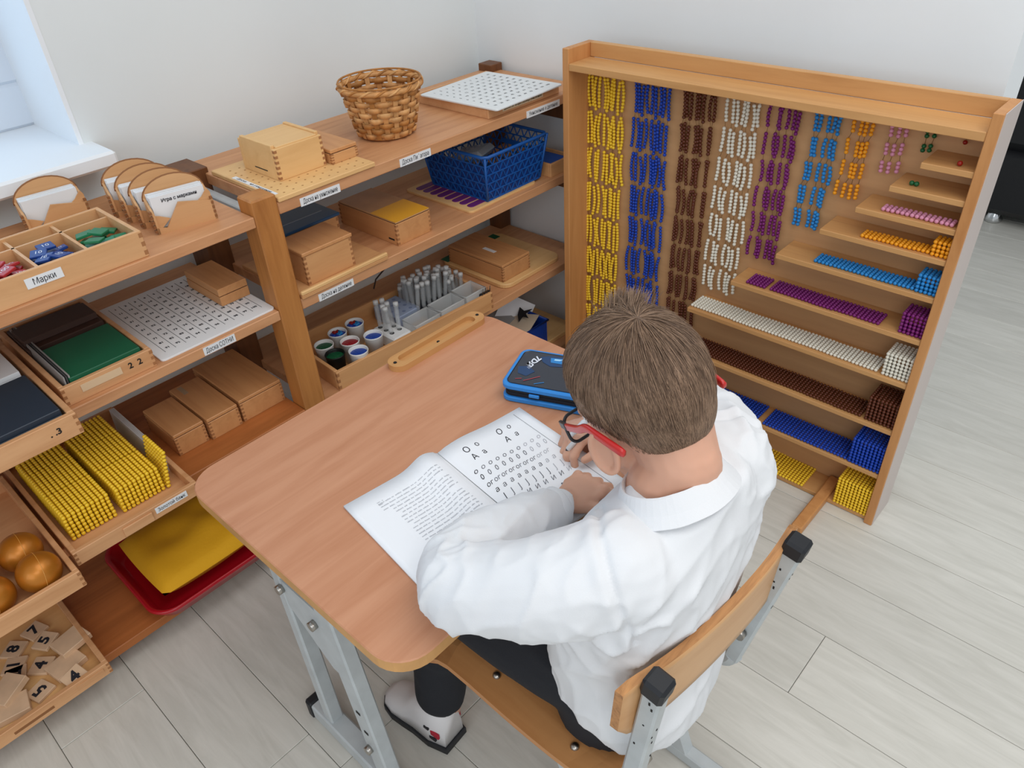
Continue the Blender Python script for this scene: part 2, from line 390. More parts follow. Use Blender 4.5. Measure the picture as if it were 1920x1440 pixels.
P = 0.008
def bead_grid(nx, ny, nz, pitch, color, skip_inside=True, seg=(7, 5)):
    """nx x ny x nz beads as one mesh, corner at the origin, x and y and z up"""
    m = MB()
    for i in range(nx):
        for j in range(ny):
            for k in range(nz):
                if skip_inside and 0 < i < nx - 1 and 0 < j < ny - 1 and 0 < k < nz - 1: continue
                if skip_inside and nz > 1 and j == ny - 1 and 0 < k < nz - 1 and 0 < i < nx - 1: continue
                m.sph(((i + .5) * pitch, (j + .5) * pitch, (k + .5) * pitch), (pitch * .5, pitch * .485, pitch * .5), seg[0], seg[1])
    return m.mesh('beads_' + color, BEAD[color])
BASEZ = {c: z for (c, n, z, x0) in STEPS}
ORD = ['first', 'second', 'third', 'fourth', 'fifth', 'sixth', 'seventh', 'eighth', 'ninth', 'tenth']
WORDN = {1: 'one', 2: 'two', 3: 'three', 4: 'four', 5: 'five', 6: 'six', 7: 'seven', 8: 'eight', 9: 'nine', 10: 'ten'}
CNAME = dict(yellow='yellow', blue='dark blue', brown='brown', white='white', purple='purple', cyan='light blue', orange='orange', pink='pink', green='green', red='red')
ROWS = {'pink': (5, -0.42, 0.0003), 'orange': (4, -0.4455, 0), 'cyan': (5, -0.5255, 0), 'purple': (6, -0.665, 0.0), 'white': (8, -0.797, 0), 'brown': (8, -0.868, 0), 'blue': (9, -0.9435, 0.0), 'yellow': (7, -1.0, 0.0)}
XR = CX1 - 0.0185
for (c, n, z, x0) in STEPS:
    if c == 'red':
        single('bead', MB().sph((0, 0, 0), 0.0048, 10, 8), BEAD['red'], (-0.313, 1.452, z + 0.0048), 'single red bead lying on the top and shortest cabinet shelf', 'bead'); continue
    if c == 'green':
        single('bead_bar', MB().sph((-.004, 0, 0), 0.0046, 10, 8).sph((.0045, 0, 0), 0.0046, 10, 8), BEAD['green'], (-0.378, 1.457, z + 0.0046), 'green bar of two beads on the second shelf of the cabinet', 'bead bar'); continue
    cnt, xs, gap = ROWS[c]
    pt = 0.0085 if c == 'pink' else P
    me = bead_grid(n, n, 1, pt, c)
    x = xs; yf = 1.4365 if n > 8 else 1.44
    ncube = n if c != 'pink' else 0; sqs = []
    xcube = XR - 0.0002 - n * P
    for k in range(cnt):
        if c == 'yellow' and x + n * P > -0.41: x = -0.405 - n * P if k == 0 else x
        if c != 'pink' and x + n * P > xcube + 0.006: break
        if c == 'yellow' and x + n * P > -0.401: break
        o = link('bead_square', me); o.location = (x, yf + RND.uniform(0, .003), z); o.rotation_euler = (0, 0, RND.uniform(-.012, .012) * (0.3 if n > 6 else 1))
        sqs.append(o); tag(o, '%s square of %s-bead bars lying flat in its row on a cabinet shelf' % (CNAME[c], WORDN[n]), 'bead square', '%s bead squares in a row on the cabinet shelf' % CNAME[c])
        if c == 'purple' and k == 0: x += 0.008
        if c == 'blue' and k == 4: x = -0.568 - n * P
        x += n * pt + gap + 0.0003
    for k, o in enumerate(sqs): o['label'] = '%s of the flat %s bead squares in the row, from the cabinet\'s left' % (ORD[k], CNAME[c])
    if ncube:
        cm = bead_grid(n, n, n, P, c)
        o = link('bead_cube', cm); o.location = (xcube, yf - 0.001, z)
        tag(o, '%s bead cube at the end of the %s cabinet shelf against the side panel' % (CNAME[c], {4: 'fourth', 5: 'fifth', 6: 'sixth', 7: 'seventh', 8: 'eighth', 9: 'ninth', 10: 'lowest'}[n]), 'bead cube')

# hanging bead chains: one strand = a thing, its bars are the parts
COLS = [('yellow', 10, -1.162, -1.062), ('blue', 9, -1.027, -0.938), ('brown', 8, -0.901, -0.822), ('white', 7, -0.791, -0.719), ('purple', 6, -0.692, -0.630),
        ('cyan', 5, -0.599, -0.551), ('orange', 4, -0.524, -0.486), ('pink', 3, -0.455, -0.428), ('green', 2, -0.394, -0.380), ('red', 1, -0.326, -0.326)]
HY = 1.508
for (c, n, xa, xb) in COLS:
    variants = []
    for bow in (0, 1, -1, 0.45, -0.45):
        m = MB()
        for k in range(n):
            t = (k + .5) / n
            m.sph((bow * 0.0042 * (math.sin(PI * t) - .5) * (n / 8), 0, -(k + .5) * P), (0.0044, 0.0044, 0.0041), 8, 5)
        variants.append(m.mesh('bar_' + c, BEAD[c]))
    step = n * P + 0.0105
    for s in range(n):
        x = xa + (xb - xa) * (s / max(1, n - 1))
        r = thing('bead_chain', '%s of the %s hanging %s bead strands, counted from the cabinet\'s left panel' % (ORD[s], WORDN[n], CNAME[c]) if n > 1 else 'single red bead hanging from a hook under the cabinet top shelf',
                  'bead chain', (x, HY, 0.882 if n > 1 else 0.872), 0, '%s bead chain strands hanging in the cabinet' % CNAME[c] if n > 1 else None)
        wob = RND.uniform(-.002, .002); top = 0.0; pts = [(0, 0, 0.016)]
        off = RND.uniform(0.0, 0.006) + (0.006 if s % 3 == 2 and n > 5 else 0)
        for k in range(n):
            wob = max(-.005, min(.005, wob + RND.uniform(-.003, .003)))
            o = link('bead_bar', RND.choice(variants) if n > 4 else variants[0], r)
            zz = -(k * step) - off; o.location = (wob + (-.0015 * k if n < 8 else 0), -0.001, zz); o.rotation_euler = (0, RND.uniform(-.06, .06), 0)
            pts += [(o.location[0], 0, zz), (o.location[0], 0, zz - n * P)]
        wm = MB()
        wm.tube(pts, 0.0006, 4)
        obj('wire', wm, WIRE, r, local=True)

# ---------------------------------------------------------------- school table
TZ = 0.575
tb = thing('school_table', 'beech topped school table with rounded corners on grey metal legs', 'table', (-0.715, 0.58, 0))
def rrect(x0, x1, y0, y1, r, n=8):
    p = []
    for (cx, cy, a) in ((x1 - r, y1 - r, 0), (x0 + r, y1 - r, 90), (x0 + r, y0 + r, 180), (x1 - r, y0 + r, 270)):
        for k in range(n + 1):
            t = math.radians(a + 90 * k / n); p.append((cx + r * math.cos(t), cy + r * math.sin(t)))
    return p
def plate(mb, poly, z0, z1, bev=0.0015):
    n = len(poly); cx = sum(p[0] for p in poly) / n; cy = sum(p[1] for p in poly) / n
    def ins(d):
        o = []
        for i in range(n):
            a = Vector(poly[i - 1]); b = Vector(poly[i]); c = Vector(poly[(i + 1) % n]); e = (c - a).normalized(); o.append((b.x - e.y * d, b.y + e.x * d))
        return o
    q = ins(bev); L = [[(*p, z0) for p in q], [(*p, z0 + bev) for p in poly], [(*p, z1 - bev) for p in poly], [(*p, z1) for p in q]]
    vs = sum(L, []); fs = [list(range(n))[::-1], list(range(3 * n, 4 * n))]
    for k in range(3):
        for i in range(n): fs.append((k * n + i, k * n + (i + 1) % n, (k + 1) * n + (i + 1) % n, (k + 1) * n + i))
    return mb.add(vs, fs)
tt = plate(MB(), rrect(-0.972, -0.462, 0.256, 0.902, 0.052), TZ - 0.021, TZ)
o = obj('table_top', tt, [TABLE, TEDGE], tb)
for p in o.data.polygons:
    if p.normal.z < 0.3: p.material_index = 1
# pencil rail along the far edge
pr = MB(); RX0, RX1, RY0, RY1 = -0.967, -0.925, 0.652, 0.885
outer = rrect(RX0, RX1, RY0, RY1, 0.0205, 6); inner = rrect(RX0 + 0.009, RX1 - 0.009, RY0 + 0.022, RY1 - 0.022, 0.011, 6); n = len(outer)
vs = [(*p, TZ) for p in outer] + [(*p, TZ + 0.012) for p in outer] + [(*p, TZ + 0.012) for p in inner] + [(*p, TZ + 0.003) for p in inner]
fs = [list(range(3 * n, 4 * n))]
for k in range(3): fs += [(k * n + i, k * n + (i + 1) % n, (k + 1) * n + (i + 1) % n, (k + 1) * n + i) for i in range(n)]
rail = obj('pencil_rail', pr.add(vs, fs), wood('rail_wood', (206, 156, 100), (184, 130, 78), 'y', 1, 0.4), tb)
for yy in (RY0 + 0.011, (RY0 + RY1) / 2, RY1 - 0.011):
    obj('screw', MB().lathe([(0.0035, 0), (0.003, 0.0012)], (-0.946, yy, TZ + (0.012 if abs(yy - (RY0 + RY1) / 2) > .05 else 0.003)), 10), HOLE, rail)
for (y0, sgn) in ((0.285, 1), (0.873, -1)):
    Y = lambda d: y0 + sgn * d
    obj('foot_bar', MB().box(-0.865, -0.45, Y(0), Y(0.034), 0.004, 0.044, 0.003), METAL, tb)
    obj('foot_cap', MB().box(-0.882, -0.862, Y(-.002), Y(0.036), 0.0, 0.048, 0.004), BLACK, tb)
    obj('foot_cap', MB().box(-0.452, -0.436, Y(-.002), Y(0.036), 0.0, 0.048, 0.004), BLACK, tb)
    obj('leg', MB().bar((-0.83, Y(.018), 0.545), (-0.815, Y(.018), 0.04), 0.026, 0.026, (1, 0, 0), 0.003), METAL, tb)
    obj('leg', MB().bar((-0.715, Y(.018), 0.545), (-0.655, Y(.018), 0.04), 0.026, 0.042, (1, 0, 0), 0.003), METAL, tb)
    obj('gusset', MB().prism([(-0.835, 0.44), (-0.70, 0.44), (-0.695, 0.30), (-0.72, 0.30), (-0.82, 0.385)], (0, Y(.006), 0), XD, ZD, YD, 0.024), METAL, tb)
    obj('bracket', MB().box(-0.85, -0.58, Y(.004), Y(.034), 0.53, TZ - 0.021, 0.002), METAL, tb)
    for (bx, bz) in ((-0.815, 0.42), (-0.735, 0.40), (-0.672, 0.12)):
        obj('bolt', MB().tube([(bx, Y(.008), bz), (bx, Y(-.004), bz)], 0.008, 10), STEEL, tb)
    for (bx, bz) in ((-0.678, 0.22), (-0.67, 0.17)):
        obj('slot', MB().box(bx - .005, bx + .005, Y(.0040), Y(.0046), bz - .003, bz + .003), HOLE, tb)
obj('cross_beam', MB().box(-0.83, -0.79, 0.32, 0.84, 0.50, 0.54, 0.003), METAL, tb)

# ---------------------------------------------------------------- school chair
ch = thing('school_chair', 'plywood school chair on grey square tube with black caps behind the table', 'chair', (-0.42, 0.565, 0))
SZ = 0.33; YN, YF = 0.426, 0.703
seat = MB(); sx0, sx1, sy0, sy1 = -0.635, -0.275, 0.40, 0.735; nx, ny = 14, 10
def seat_z(u):  # u 0 front .. 1 rear
    return SZ - 0.028 * max(0, (0.16 - u) / 0.16) ** 2 - 0.006 * math.sin(PI * min(1, max(0, (u - .3) / .6))) + 0.012 * max(0, (u - .82) / .18) ** 2
top = []; bot = []
out = rrect(0, 1, 0, 1, 0.12, 5)
def grid(zf, dz):
    vs = []
    for i in range(nx + 1):
        for j in range(ny + 1):
            u = i / nx; v = j / ny; c = 0.0
            e = abs(v - .5) * 2; trim = 0.05 * max(0, (e - .72) / .28) ** 2
            uu = trim + u * (1 - 2 * trim)
            vs.append((sx0 + (sx1 - sx0) * uu, sy0 + (sy1 - sy0) * v, zf(u) + dz))
    return vs
va = grid(seat_z, 0); vb = grid(seat_z, -0.011); nn = len(va); fs = []
I = lambda i, j: i * (ny + 1) + j
for i in range(nx):
    for j in range(ny):
        fs.append((I(i, j), I(i + 1, j), I(i + 1, j + 1), I(i, j + 1))); fs.append((nn + I(i, j), nn + I(i, j + 1), nn + I(i + 1, j + 1), nn + I(i + 1, j)))
for i in range(nx):
    for j in (0, ny): fs.append((I(i, j), I(i + 1, j), nn + I(i + 1, j), nn + I(i, j)))
for j in range(ny):
    for i in (0, nx): fs.append((I(i, j), I(i, j + 1), nn + I(i, j + 1), nn + I(i, j)))
seat.add(va + vb, fs)
st = obj('seat', seat, PLYSEAT, ch)
for (bx, by) in ((-0.502, 0.438), (-0.345, 0.429), (-0.502, 0.69), (-0.345, 0.70)):
    obj('bolt', MB().sph((bx, by, SZ - 0.003), (0.007, 0.007, 0.006), 12, 8), STEEL, st)
# backrest: curved plywood between the posts
def back_pt(v, z, off=0.0):
    e = (v - .5) * 2
    x = -0.2405 + 0.032 * (v - .5) - 0.005 * abs(e) ** 4 + 0.010 * (1 - e * e) - (0.60 - z) * 0.06
    return (x + off, 0.395 + 0.345 * v, z)
bk = MB(); nv, nz = 24, 8; front = []; rear = []
for i in range(nv + 1):
    v = i / nv; e = abs(v - .5) * 2
    z0 = 0.487 + 0.030 * max(0, (e - .82) / .18) ** 2; z1 = 0.604 - 0.012 * max(0, (e - .85) / .15) ** 2 - 0.014 * (1 - e * e)
    for j in range(nz + 1):
        z = z0 + (z1 - z0) * j / nz
        front.append(back_pt(v, z, 0)); rear.append(back_pt(v, z, 0.011))
nn = len(front); J = lambda i, j: i * (nz + 1) + j; fs = []; mi = []
for i in range(nv):
    for j in range(nz): fs.append((J(i, j), J(i + 1, j), J(i + 1, j + 1), J(i, j + 1))); fs.append((nn + J(i, j), nn + J(i, j + 1), nn + J(i + 1, j + 1), nn + J(i + 1, j)))
bk.add(front + rear, fs, True); bk.mt(1); fs = []
for i in range(nv):
    for j in (0, nz): fs.append((J(i, j), J(i + 1, j), nn + J(i + 1, j), nn + J(i, j)))
for j in range(nz):
    for i in (0, nv): fs.append((J(i, j), J(i, j + 1), nn + J(i, j + 1), nn + J(i, j)))
b0 = len(bk.v) - 2 * nn
for f in fs: bk.f.append([k + b0 for k in f]); bk.m.append(1); bk.s.append(False)
obj('backrest', bk, [PLY, PLYEDGE], ch)
def sq_tube(path, w):
    m = MB(); return m.tube(path, w * 0.66, 8, smooth=False)
for (yy, s) in ((YN, 1), (YF, -1)):
    fr = MB(); dx = -0.011 if s > 0 else 0.013
    fr.bar((-0.217 + dx, yy, 0.598), (-0.256, yy, 0.318), 0.024, 0.024, (1, 0, 0), 0.003)
    arc = [(-0.256, yy, 0.325)] + [(-0.29 + 0.032 * math.cos(a), yy, 0.322 - 0.022 * math.sin(a)) for a in [PI * k / 12 for k in range(1, 6)]] + [(-0.30, yy, 0.300)]
    fr.tube(arc, 0.0155, 8, smooth=False)
    fr.bar((-0.295, yy, 0.3005), (-0.60, yy, 0.3005), 0.024, 0.024, ZD, 0.003)
    obj('side_frame', fr, METAL, ch)
    obj('post_cap', MB().bar((-0.2190 + dx, yy, 0.585), (-0.2150 + dx, yy, 0.612), 0.029, 0.029, (1, 0, 0), 0.004), BLACK, ch)
    cm = MB()
    for k in range(8):
        zc = RND.uniform(.42, .578); tt2 = (.598 - zc) / .28; xc = (-0.217 + dx) * (1 - tt2) - 0.256 * tt2
        if k % 2: cm.box(xc + .0118, xc + .0128, yy - .010 + (k * .37 % 1) * .018, yy - .0078 + (k * .37 % 1) * .018, zc, zc + RND.uniform(.0015, .004))
        else: q_ = xc - .010 + RND.uniform(0, .016); cm.box(q_, q_ + .0022, yy - .0127, yy - .0118, zc, zc + RND.uniform(.0015, .005))
    tag(obj('paint_chip', cm, HOLE, ch), kind='stuff')
    yl = yy + s * 0.022
    obj('leg', MB().bar((-0.40, yl, 0.30), (-0.30, yl, 0.02), 0.024, 0.028, (1, 0, 0), 0.003), METAL, ch)
    obj('leg_plate', MB().box(-0.47, -0.33, yl - 0.012, yl + 0.012, 0.284, 0.30, 0.002), METAL, ch)
    obj('runner', MB().box(-0.425, -0.19, yl - 0.0125, yl + 0.0125, 0.002, 0.03, 0.003), METAL, ch)
    obj('runner_cap', MB().box(-0.44, -0.42, yl - 0.015, yl + 0.015, 0.0, 0.032, 0.004), BLACK, ch)
    obj('clamp_bolt', MB().tube([(-0.246, yy + s * .014, 0.40), (-0.246, yy + s * .024, 0.40)], 0.009, 10), STEEL, ch)
# ---------------------------------------------------------------- boxes, trays and boards on the shelves
def fingers(mb, x, y, z0, z1, sx, sy, n=4, d=0.006):
    """dark end-grain tongues of a box joint at a vertical corner, a hair proud of both faces"""
    n += 1; h = (z1 - z0) / (2 * n)
    for k in range(n):
        a = z0 + h * (2 * k + .5); b = a + h
        mb.box(x - sx * d, x + sx * 0.0003, y - sy * d, y + sy * 0.0003, a, b)
    return mb
def wooden_box(label, x0, x1, y0, y1, z0, z1, body=BOXW, lid=None, lt=0.008, over=0.0, cat='box', joint=4, group=None, seam=True, name='wooden_box'):
    t = thing(name, label, cat, ((x0 + x1) / 2, (y0 + y1) / 2, z0), 0, group)
    zl = z1 - lt
    obj('body', MB().box(x0, x1, y0, y1, z0, zl - (0.0012 if seam else 0), 0.001), body, t)
    obj('lid', MB().box(x0 - over, x1 + over, y0 - over, y1 + over, zl, z1, 0.0015), lid or body, t)
    if seam: obj('lid_gap', MB().box(x0 + .002, x1 - .002, y0 + .002, y1 - .002, zl - .003, zl + .001), HOLE, t)
    if joint:
        m = MB()
        for (x, sx) in ((x1, 1), (x0, -1)):
            for (y, sy) in ((y0, -1), (y1, 1)): fingers(m, x, y, z0, zl, sx, sy, joint)
        tag(obj('joint_fingers', m, JOINT, t), kind='stuff')
    return t
def tray(label, x0, x1, y0, y1, z0, h, th=0.009, m=TRAYW, cat='tray', rz=0, joint=2, name='wooden_tray', floor_m=None):
    c = ((x0 + x1) / 2, (y0 + y1) / 2, z0); t = thing(name, label, cat, c, rz)
    a, b = (x1 - x0) / 2, (y1 - y0) / 2
    obj('base', MB().box(-a + th, a - th, -b + th, b - th, 0, 0.005), floor_m or m, t, True)
    obj('front_panel', MB().box(a - th, a, -b, b, 0, h, 0.001), m, t, True)
    obj('rear_panel', MB().box(-a, -a + th, -b, b, 0, h, 0.001), m, t, True)
    for s in (-1, 1): obj('side_panel', MB().box(-a + th, a - th, s * b - (th if s > 0 else 0), s * b + (th if s < 0 else 0), 0, h, 0.001), m, t, True)
    if joint:
        mm = MB()
        for sx in (-1, 1):
            for sy in (-1, 1): fingers(mm, sx * a, sy * b, 0.0, h, sx, sy, joint)
        tag(obj('joint_fingers', mm, JOINT, t, True), kind='stuff')
    return t
L1, L2, L3, L4 = 0.803, 0.604, 0.355, 0.068
R1, R2, R3, R4 = 0.813, 0.606, 0.345, 0.07

# --- left part, top board: stamp box
sb = tray('partitioned wooden stamp box on the upper left board with a paper label', -1.425, -1.257, 0.015, 0.424, L1, 0.046, 0.007, wood('stamp_box_wood', (220, 172, 124), (198, 148, 100), 'y', 0.8), 'box', name='stamp_box')
obj('divider', MB().box(-1.378, -1.373, 0.022, 0.417, L1 + .005, L1 + 0.042), MATS['stamp_box_wood'], sb)
for yy in (0.339, 0.2625, 0.186, 0.10): obj('divider', MB().box(-1.418, -1.264, yy - .0025, yy + .0025, L1 + .005, L1 + 0.042), MATS['stamp_box_wood'], sb)
label_strip(sb, (-1.2568, 0.262, L1 + 0.027), YD, ZD, 0.055, 0.0165, 'Марки', twidth=0.6)
STAMPC = {'green': mat('stamp_green', (30, 116, 76), 0.4), 'blue': mat('stamp_blue', (22, 58, 130), 0.4), 'red': mat('stamp_red', (176, 44, 50), 0.4)}
proto = {}
def stamp(c, num, loc, tilt, rz, label, group):
    o = link('stamp_tile', MB().box(-.0125, .0125, -.0125, .0125, 0, .0045, .0008).mesh('stamp', STAMPC[c])) if c not in proto else link('stamp_tile', proto[c])
    proto[c] = o.data; o.location = loc; o.rotation_euler = (tilt[0], tilt[1], rz); tag(o, label, 'tile', group)
    if num: 
        m = put_text(MB(), num, 0.013, (0, 0, 0.0045), YD, NX)
        obj('lettering', m, WHITEINK, o, True)
for (c, y0, y1, num, k) in (('green', .343, .416, '', 15), ('blue', .268, .334, '10', 16), ('red', .19, .258, '100', 16), ('blue', .105, .18, '10', 12)):
    for i in range(k):
        lay = i // 6; fx = (i % 2); fy = (i % 6) // 2
        x = -1.352 + fx * .042 + RND.uniform(0, .022) + (.01 if fx == 0 else 0); yy = y0 + .014 + (y1 - y0 - .028) * (fy / 2 * .8 + RND.uniform(0, .2))
        stamp(c, num if lay >= 1 else '', (x, yy, L1 + .018 + lay * .0095 + RND.uniform(0, .002)), (RND.uniform(-.25, .25), RND.uniform(-.3, .3)), RND.uniform(-1, 1),
              '%s stamp tile heaped in the partitioned box%s' % (c, '' if c != 'blue' else (' next to the green heap' if y0 > .2 else ' beyond the red heap')), '%s stamp tiles%s' % (c, '' if c != 'blue' else (' by the green' if y0 > .2 else ' beyond the red')))
for i, (x, yy) in enumerate(((-1.397, .30), (-1.40, .355), (-1.398, .372), (-1.40, .285), (-1.393, .308))):
    stamp('green', '', (x, yy, L1 + .012 + (.006 if i == 2 else 0)), (RND.uniform(-.4, .4), .7, ), RND.uniform(-.5, .5), 'green stamp tile leaning in the narrow back row of the box', 'green tiles in the back row')
stamp('blue', '', (-1.40, .402, L1 + .014), (.3, .5), .4, 'blue stamp tile alone in the narrow back row of the box', None)

# --- envelope-shaped card holders
def holder(loc, rz, label, group=None):
    t = thing('card_holder', label, 'card holder', loc, rz, group)
    w, d = 0.107, 0.040
    ENV = wood('holder_plywood', (216, 168, 120), (196, 146, 98), 'y', 0.8)
    fr = obj('front_plate', MB().prism([(0, 0), (w, 0), (w, .036), (w * .45, .048), (0.018, .008), (0, .012)][::1], (0, -w / 2, 0), YD, ZD, (-1, 0, 0), .004), ENV, t, True)
    obj('front_wing', MB().prism([(0, 0), (.028, .022), (.012, .03), (0, .034)], (-.0045, -w / 2, 0), YD, ZD, (-1, 0, 0), .003), ENV, t, True)
    obj('front_wing', MB().prism([(w, 0), (w - .03, .036), (w - .016, .045), (w - .004, .058), (w, .05)], (-.0045, -w / 2, 0), YD, ZD, (-1, 0, 0), .003), ENV, t, True)
    pl = [(0, 0), (w, 0), (w, .05)] + [(w / 2 + w / 2 * math.cos(a), .05 + .036 * math.sin(a)) for a in [PI * k / 16 for k in range(1, 16)]] + [(0, .05)]
    b = obj('back_plate', MB().prism(pl, (-d, -w / 2, 0), YD, ZD, (-1, 0, 0), .004), ENV, t, True)
    obj('burnt_edge', MB().tube([(-d - .002, -w / 2 + p[0], p[1]) for p in pl[2:]], .0022, 5), ENDG, b, True)
    for s in (-1, 1):
        sp = obj('side_plate', MB().prism([(0, 0), (-d, 0), (-d, .056), (0, .038)], (0, s * w / 2 - (.004 if s > 0 else 0), 0), XD, ZD, YD, .004), ENV, t, True)
        m = MB()
        for k in range(5): m.box(-.006, .0005, s * w / 2 - .0042, s * w / 2 + .0003, .004 + k * .0085, .0085 + k * .0085)
        tag(obj('burnt_joint', m, ENDG, sp, True), kind='stuff')
    obj('base', MB().box(-d, -.003, -w / 2 + .004, w / 2 - .004, 0, .004), ENV, t, True)
    return t
def cards(loc, rz, label, text=None, n=7):
    t = thing('card_stack', label, 'cards', loc, rz)
    for k in range(n):
        x = -.009 - k * .0036; j = RND.uniform(-.002, .002)
        obj('card', MB().box(x - .0028, x, -.047 + j, .047 + j, .006, .062 + RND.uniform(-.001, .001)), CARD, t, True)
    if text:
        ob = obj('lettering', put_text(MB(), text, .0085, (-.0086, .002, .053), YD, ZD, .062, bold=.0002), INK, t, True)
    return t
ht = ['nearest of four overlapping envelope card holders, its front card lettered', 'second envelope card holder from the front in the overlapping row of four',
      'third envelope card holder from the front in the overlapping row of four', 'rearmost envelope card holder in the overlapping row of four']
for k in range(4):
    lx = (-1.3135 - .047 * k, 0.527 - .004 * k, L1)
    holder(lx, -.2, ht[k]); cards((lx[0] - .003, lx[1], L1 + .0005), -.2, 'white card stack standing in the %s envelope holder of the row of four' % ['nearest', 'second', 'third', 'rearmost'][k], 'Игра с марками' if k == 0 else None)
holder((-1.50, .378, L1), -.1, 'lone envelope card holder standing behind the stamp box'); cards((-1.503, .378, L1 + .0005), -.1, 'white card stack in the lone envelope holder behind the stamp box')

# --- right part, top board
pb = thing('peg_board', 'pale perforated multiplication board lying under two wooden boxes', 'board', (-1.367, .791, R1))
obj('board', MB().box(-1.492, -1.246, .677, .908, R1, R1 + .0095, .0015), PALE, pb)
hm = MB()
for i in range(10):
    for j in range(10):
        hm.lathe([(.0022, 0), (.0022, .0004)], (-1.455 + i * .0215, .70 + j * .021, R1 + .0094), 8)
tag(obj('peg_hole', hm, mat('peg_hole_shadow', (170, 124, 76), 0.8), pb), kind='stuff')
label_strip(pb, (-1.34, .6845, R1 + .0095), (1, 0, 0), YD, .15, .0095, 'Доска     на умножение', size=.008, twidth=.8)
bb = thing('bead_box', 'large pale dovetailed box with a sunken sliding lid on the perforated board', 'box', (-1.38, .783, R1 + .0095))
z0 = R1 + .0095; z1 = z0 + .068
obj('front_panel', MB().box(-1.324, -1.315, .728, .838, z0, z1 - .006, .001), PALE, bb); obj('rear_panel', MB().box(-1.445, -1.436, .728, .838, z0, z1 - .006, .001), PALE, bb)
obj('side_panel', MB().box(-1.436, -1.324, .728, .736, z0, z1, .001), PALE, bb); obj('side_panel', MB().box(-1.436, -1.324, .830, .838, z0, z1, .001), PALE, bb)
obj('lid', MB().box(-1.436, -1.318, .736, .830, z1 - .008, z1 - .003, .001), PALE, bb)
m = MB(); fingers(m, -1.315, .728, z0, z1 - .006, 1, -1, 5); fingers(m, -1.315, .838, z0, z1 - .006, 1, 1, 5); tag(obj('joint_fingers', m, JOINT, bb), kind='stuff')
obj('pale_tongue', MB().box(-1.40, -1.355, .7276, .728, z0 + .012, z0 + .014), HOLE, bb)
wooden_box('small lidded wooden box beside the large pale box on the perforated board', -1.445, -1.305, .846, .912, R1 + .0095, R1 + .039, BOXW, BOXX, joint=3)
# wicker basket
wb = thing('wicker_basket', 'round empty wicker basket standing on the upper right board', 'basket', (-1.392, 1.06, R1))
WICK = [mat('wicker_a', (204, 148, 90), 0.55, var=0.12, vscale=60), mat('wicker_b', (214, 162, 104), 0.55, var=0.12, vscale=60), mat('wicker_c', (178, 120, 60), 0.6, var=0.12, vscale=60)]
rad = lambda z: 0.061 + (0.087 - 0.061) * (z / .112) ** 0.9
NS = 20
obj('base', MB().lathe([(.01, .003), (.058, .002), (.061, .006), (.01, .008)], (0, 0, 0), 30), WICK[0], wb, True)
for k in range(NS):
    a = 2 * PI * k / NS
    m = MB(); pts = [Vector((rad(z) * math.cos(a), rad(z) * math.sin(a), z)) for z in (.004, .03, .06, .09, .114)]
    tn = Vector((-math.sin(a), math.cos(a), 0)); vs = []
    for p in pts: vs += [p - tn * .0052, p + tn * .0052]
    nr = Vector((math.cos(a), math.sin(a), 0)) * .0016; b = len(vs); vs += [v - nr for v in vs]
    fs = []
    for i in range(4): fs += [(2 * i, 2 * i + 1, 2 * i + 3, 2 * i + 2), (b + 2 * i, b + 2 * i + 2, b + 2 * i + 3, b + 2 * i + 1), (2 * i, 2 * i + 2, b + 2 * i + 2, b + 2 * i), (2 * i + 1, b + 2 * i + 1, b + 2 * i + 3, 2 * i + 3)]
    obj('stake', m.add(vs, fs), WICK[k % 3], wb, True)
for k in range(8):
    zc = .012 + k * .0120; hh = .0059; m = MB(); n = NS * 10; vs = []; fs = []
    for i in range(n):
        a = 2 * PI * i / n; w = math.cos(NS / 2 * a + PI * k); off = .0040 * math.copysign(abs(w) ** .6, w)
        hz = hh * (.80 + .25 * abs(w))
        for (dr, dz) in ((-.0009, -hz), (.0009, -hz * .95), (.0011, hz * .95), (-.0009, hz)):
            r = rad(zc + dz) + off + dr; vs.append((r * math.cos(a), r * math.sin(a), zc + dz))
    for i in range(n):
        j = (i + 1) % n
        for q in range(4): fs.append((i * 4 + q, j * 4 + q, j * 4 + (q + 1) % 4, i * 4 + (q + 1) % 4))
    obj('weaver', m.add(vs, fs, True), WICK[(k * 2 + k // 2) % 3], wb, True)
rim = obj('rim', MB().tube([((.0885) * math.cos(2 * PI * i / 48), .0885 * math.sin(2 * PI * i / 48), .108) for i in range(48)], .0058, 10, closed=True), WICK[0], wb, True)
for k in range(2):
    obj('wrapping', MB().tube([((.0885 + .0055 * math.cos(9 * t + k * PI)) * math.cos(t), (.0885 + .0055 * math.cos(9 * t + k * PI)) * math.sin(t), .109 + .0055 * math.sin(9 * t + k * PI)) for t in [2 * PI * i / 120 for i in range(120)]], .0026, 6, closed=True), WICK[1 if k else 2], rim, True)
obj('binding', MB().tube([((.090) * math.cos(2 * PI * i / 48), .090 * math.sin(2 * PI * i / 48), .118) for i in range(48)], .0022, 6, closed=True), WICK[2], rim, True)
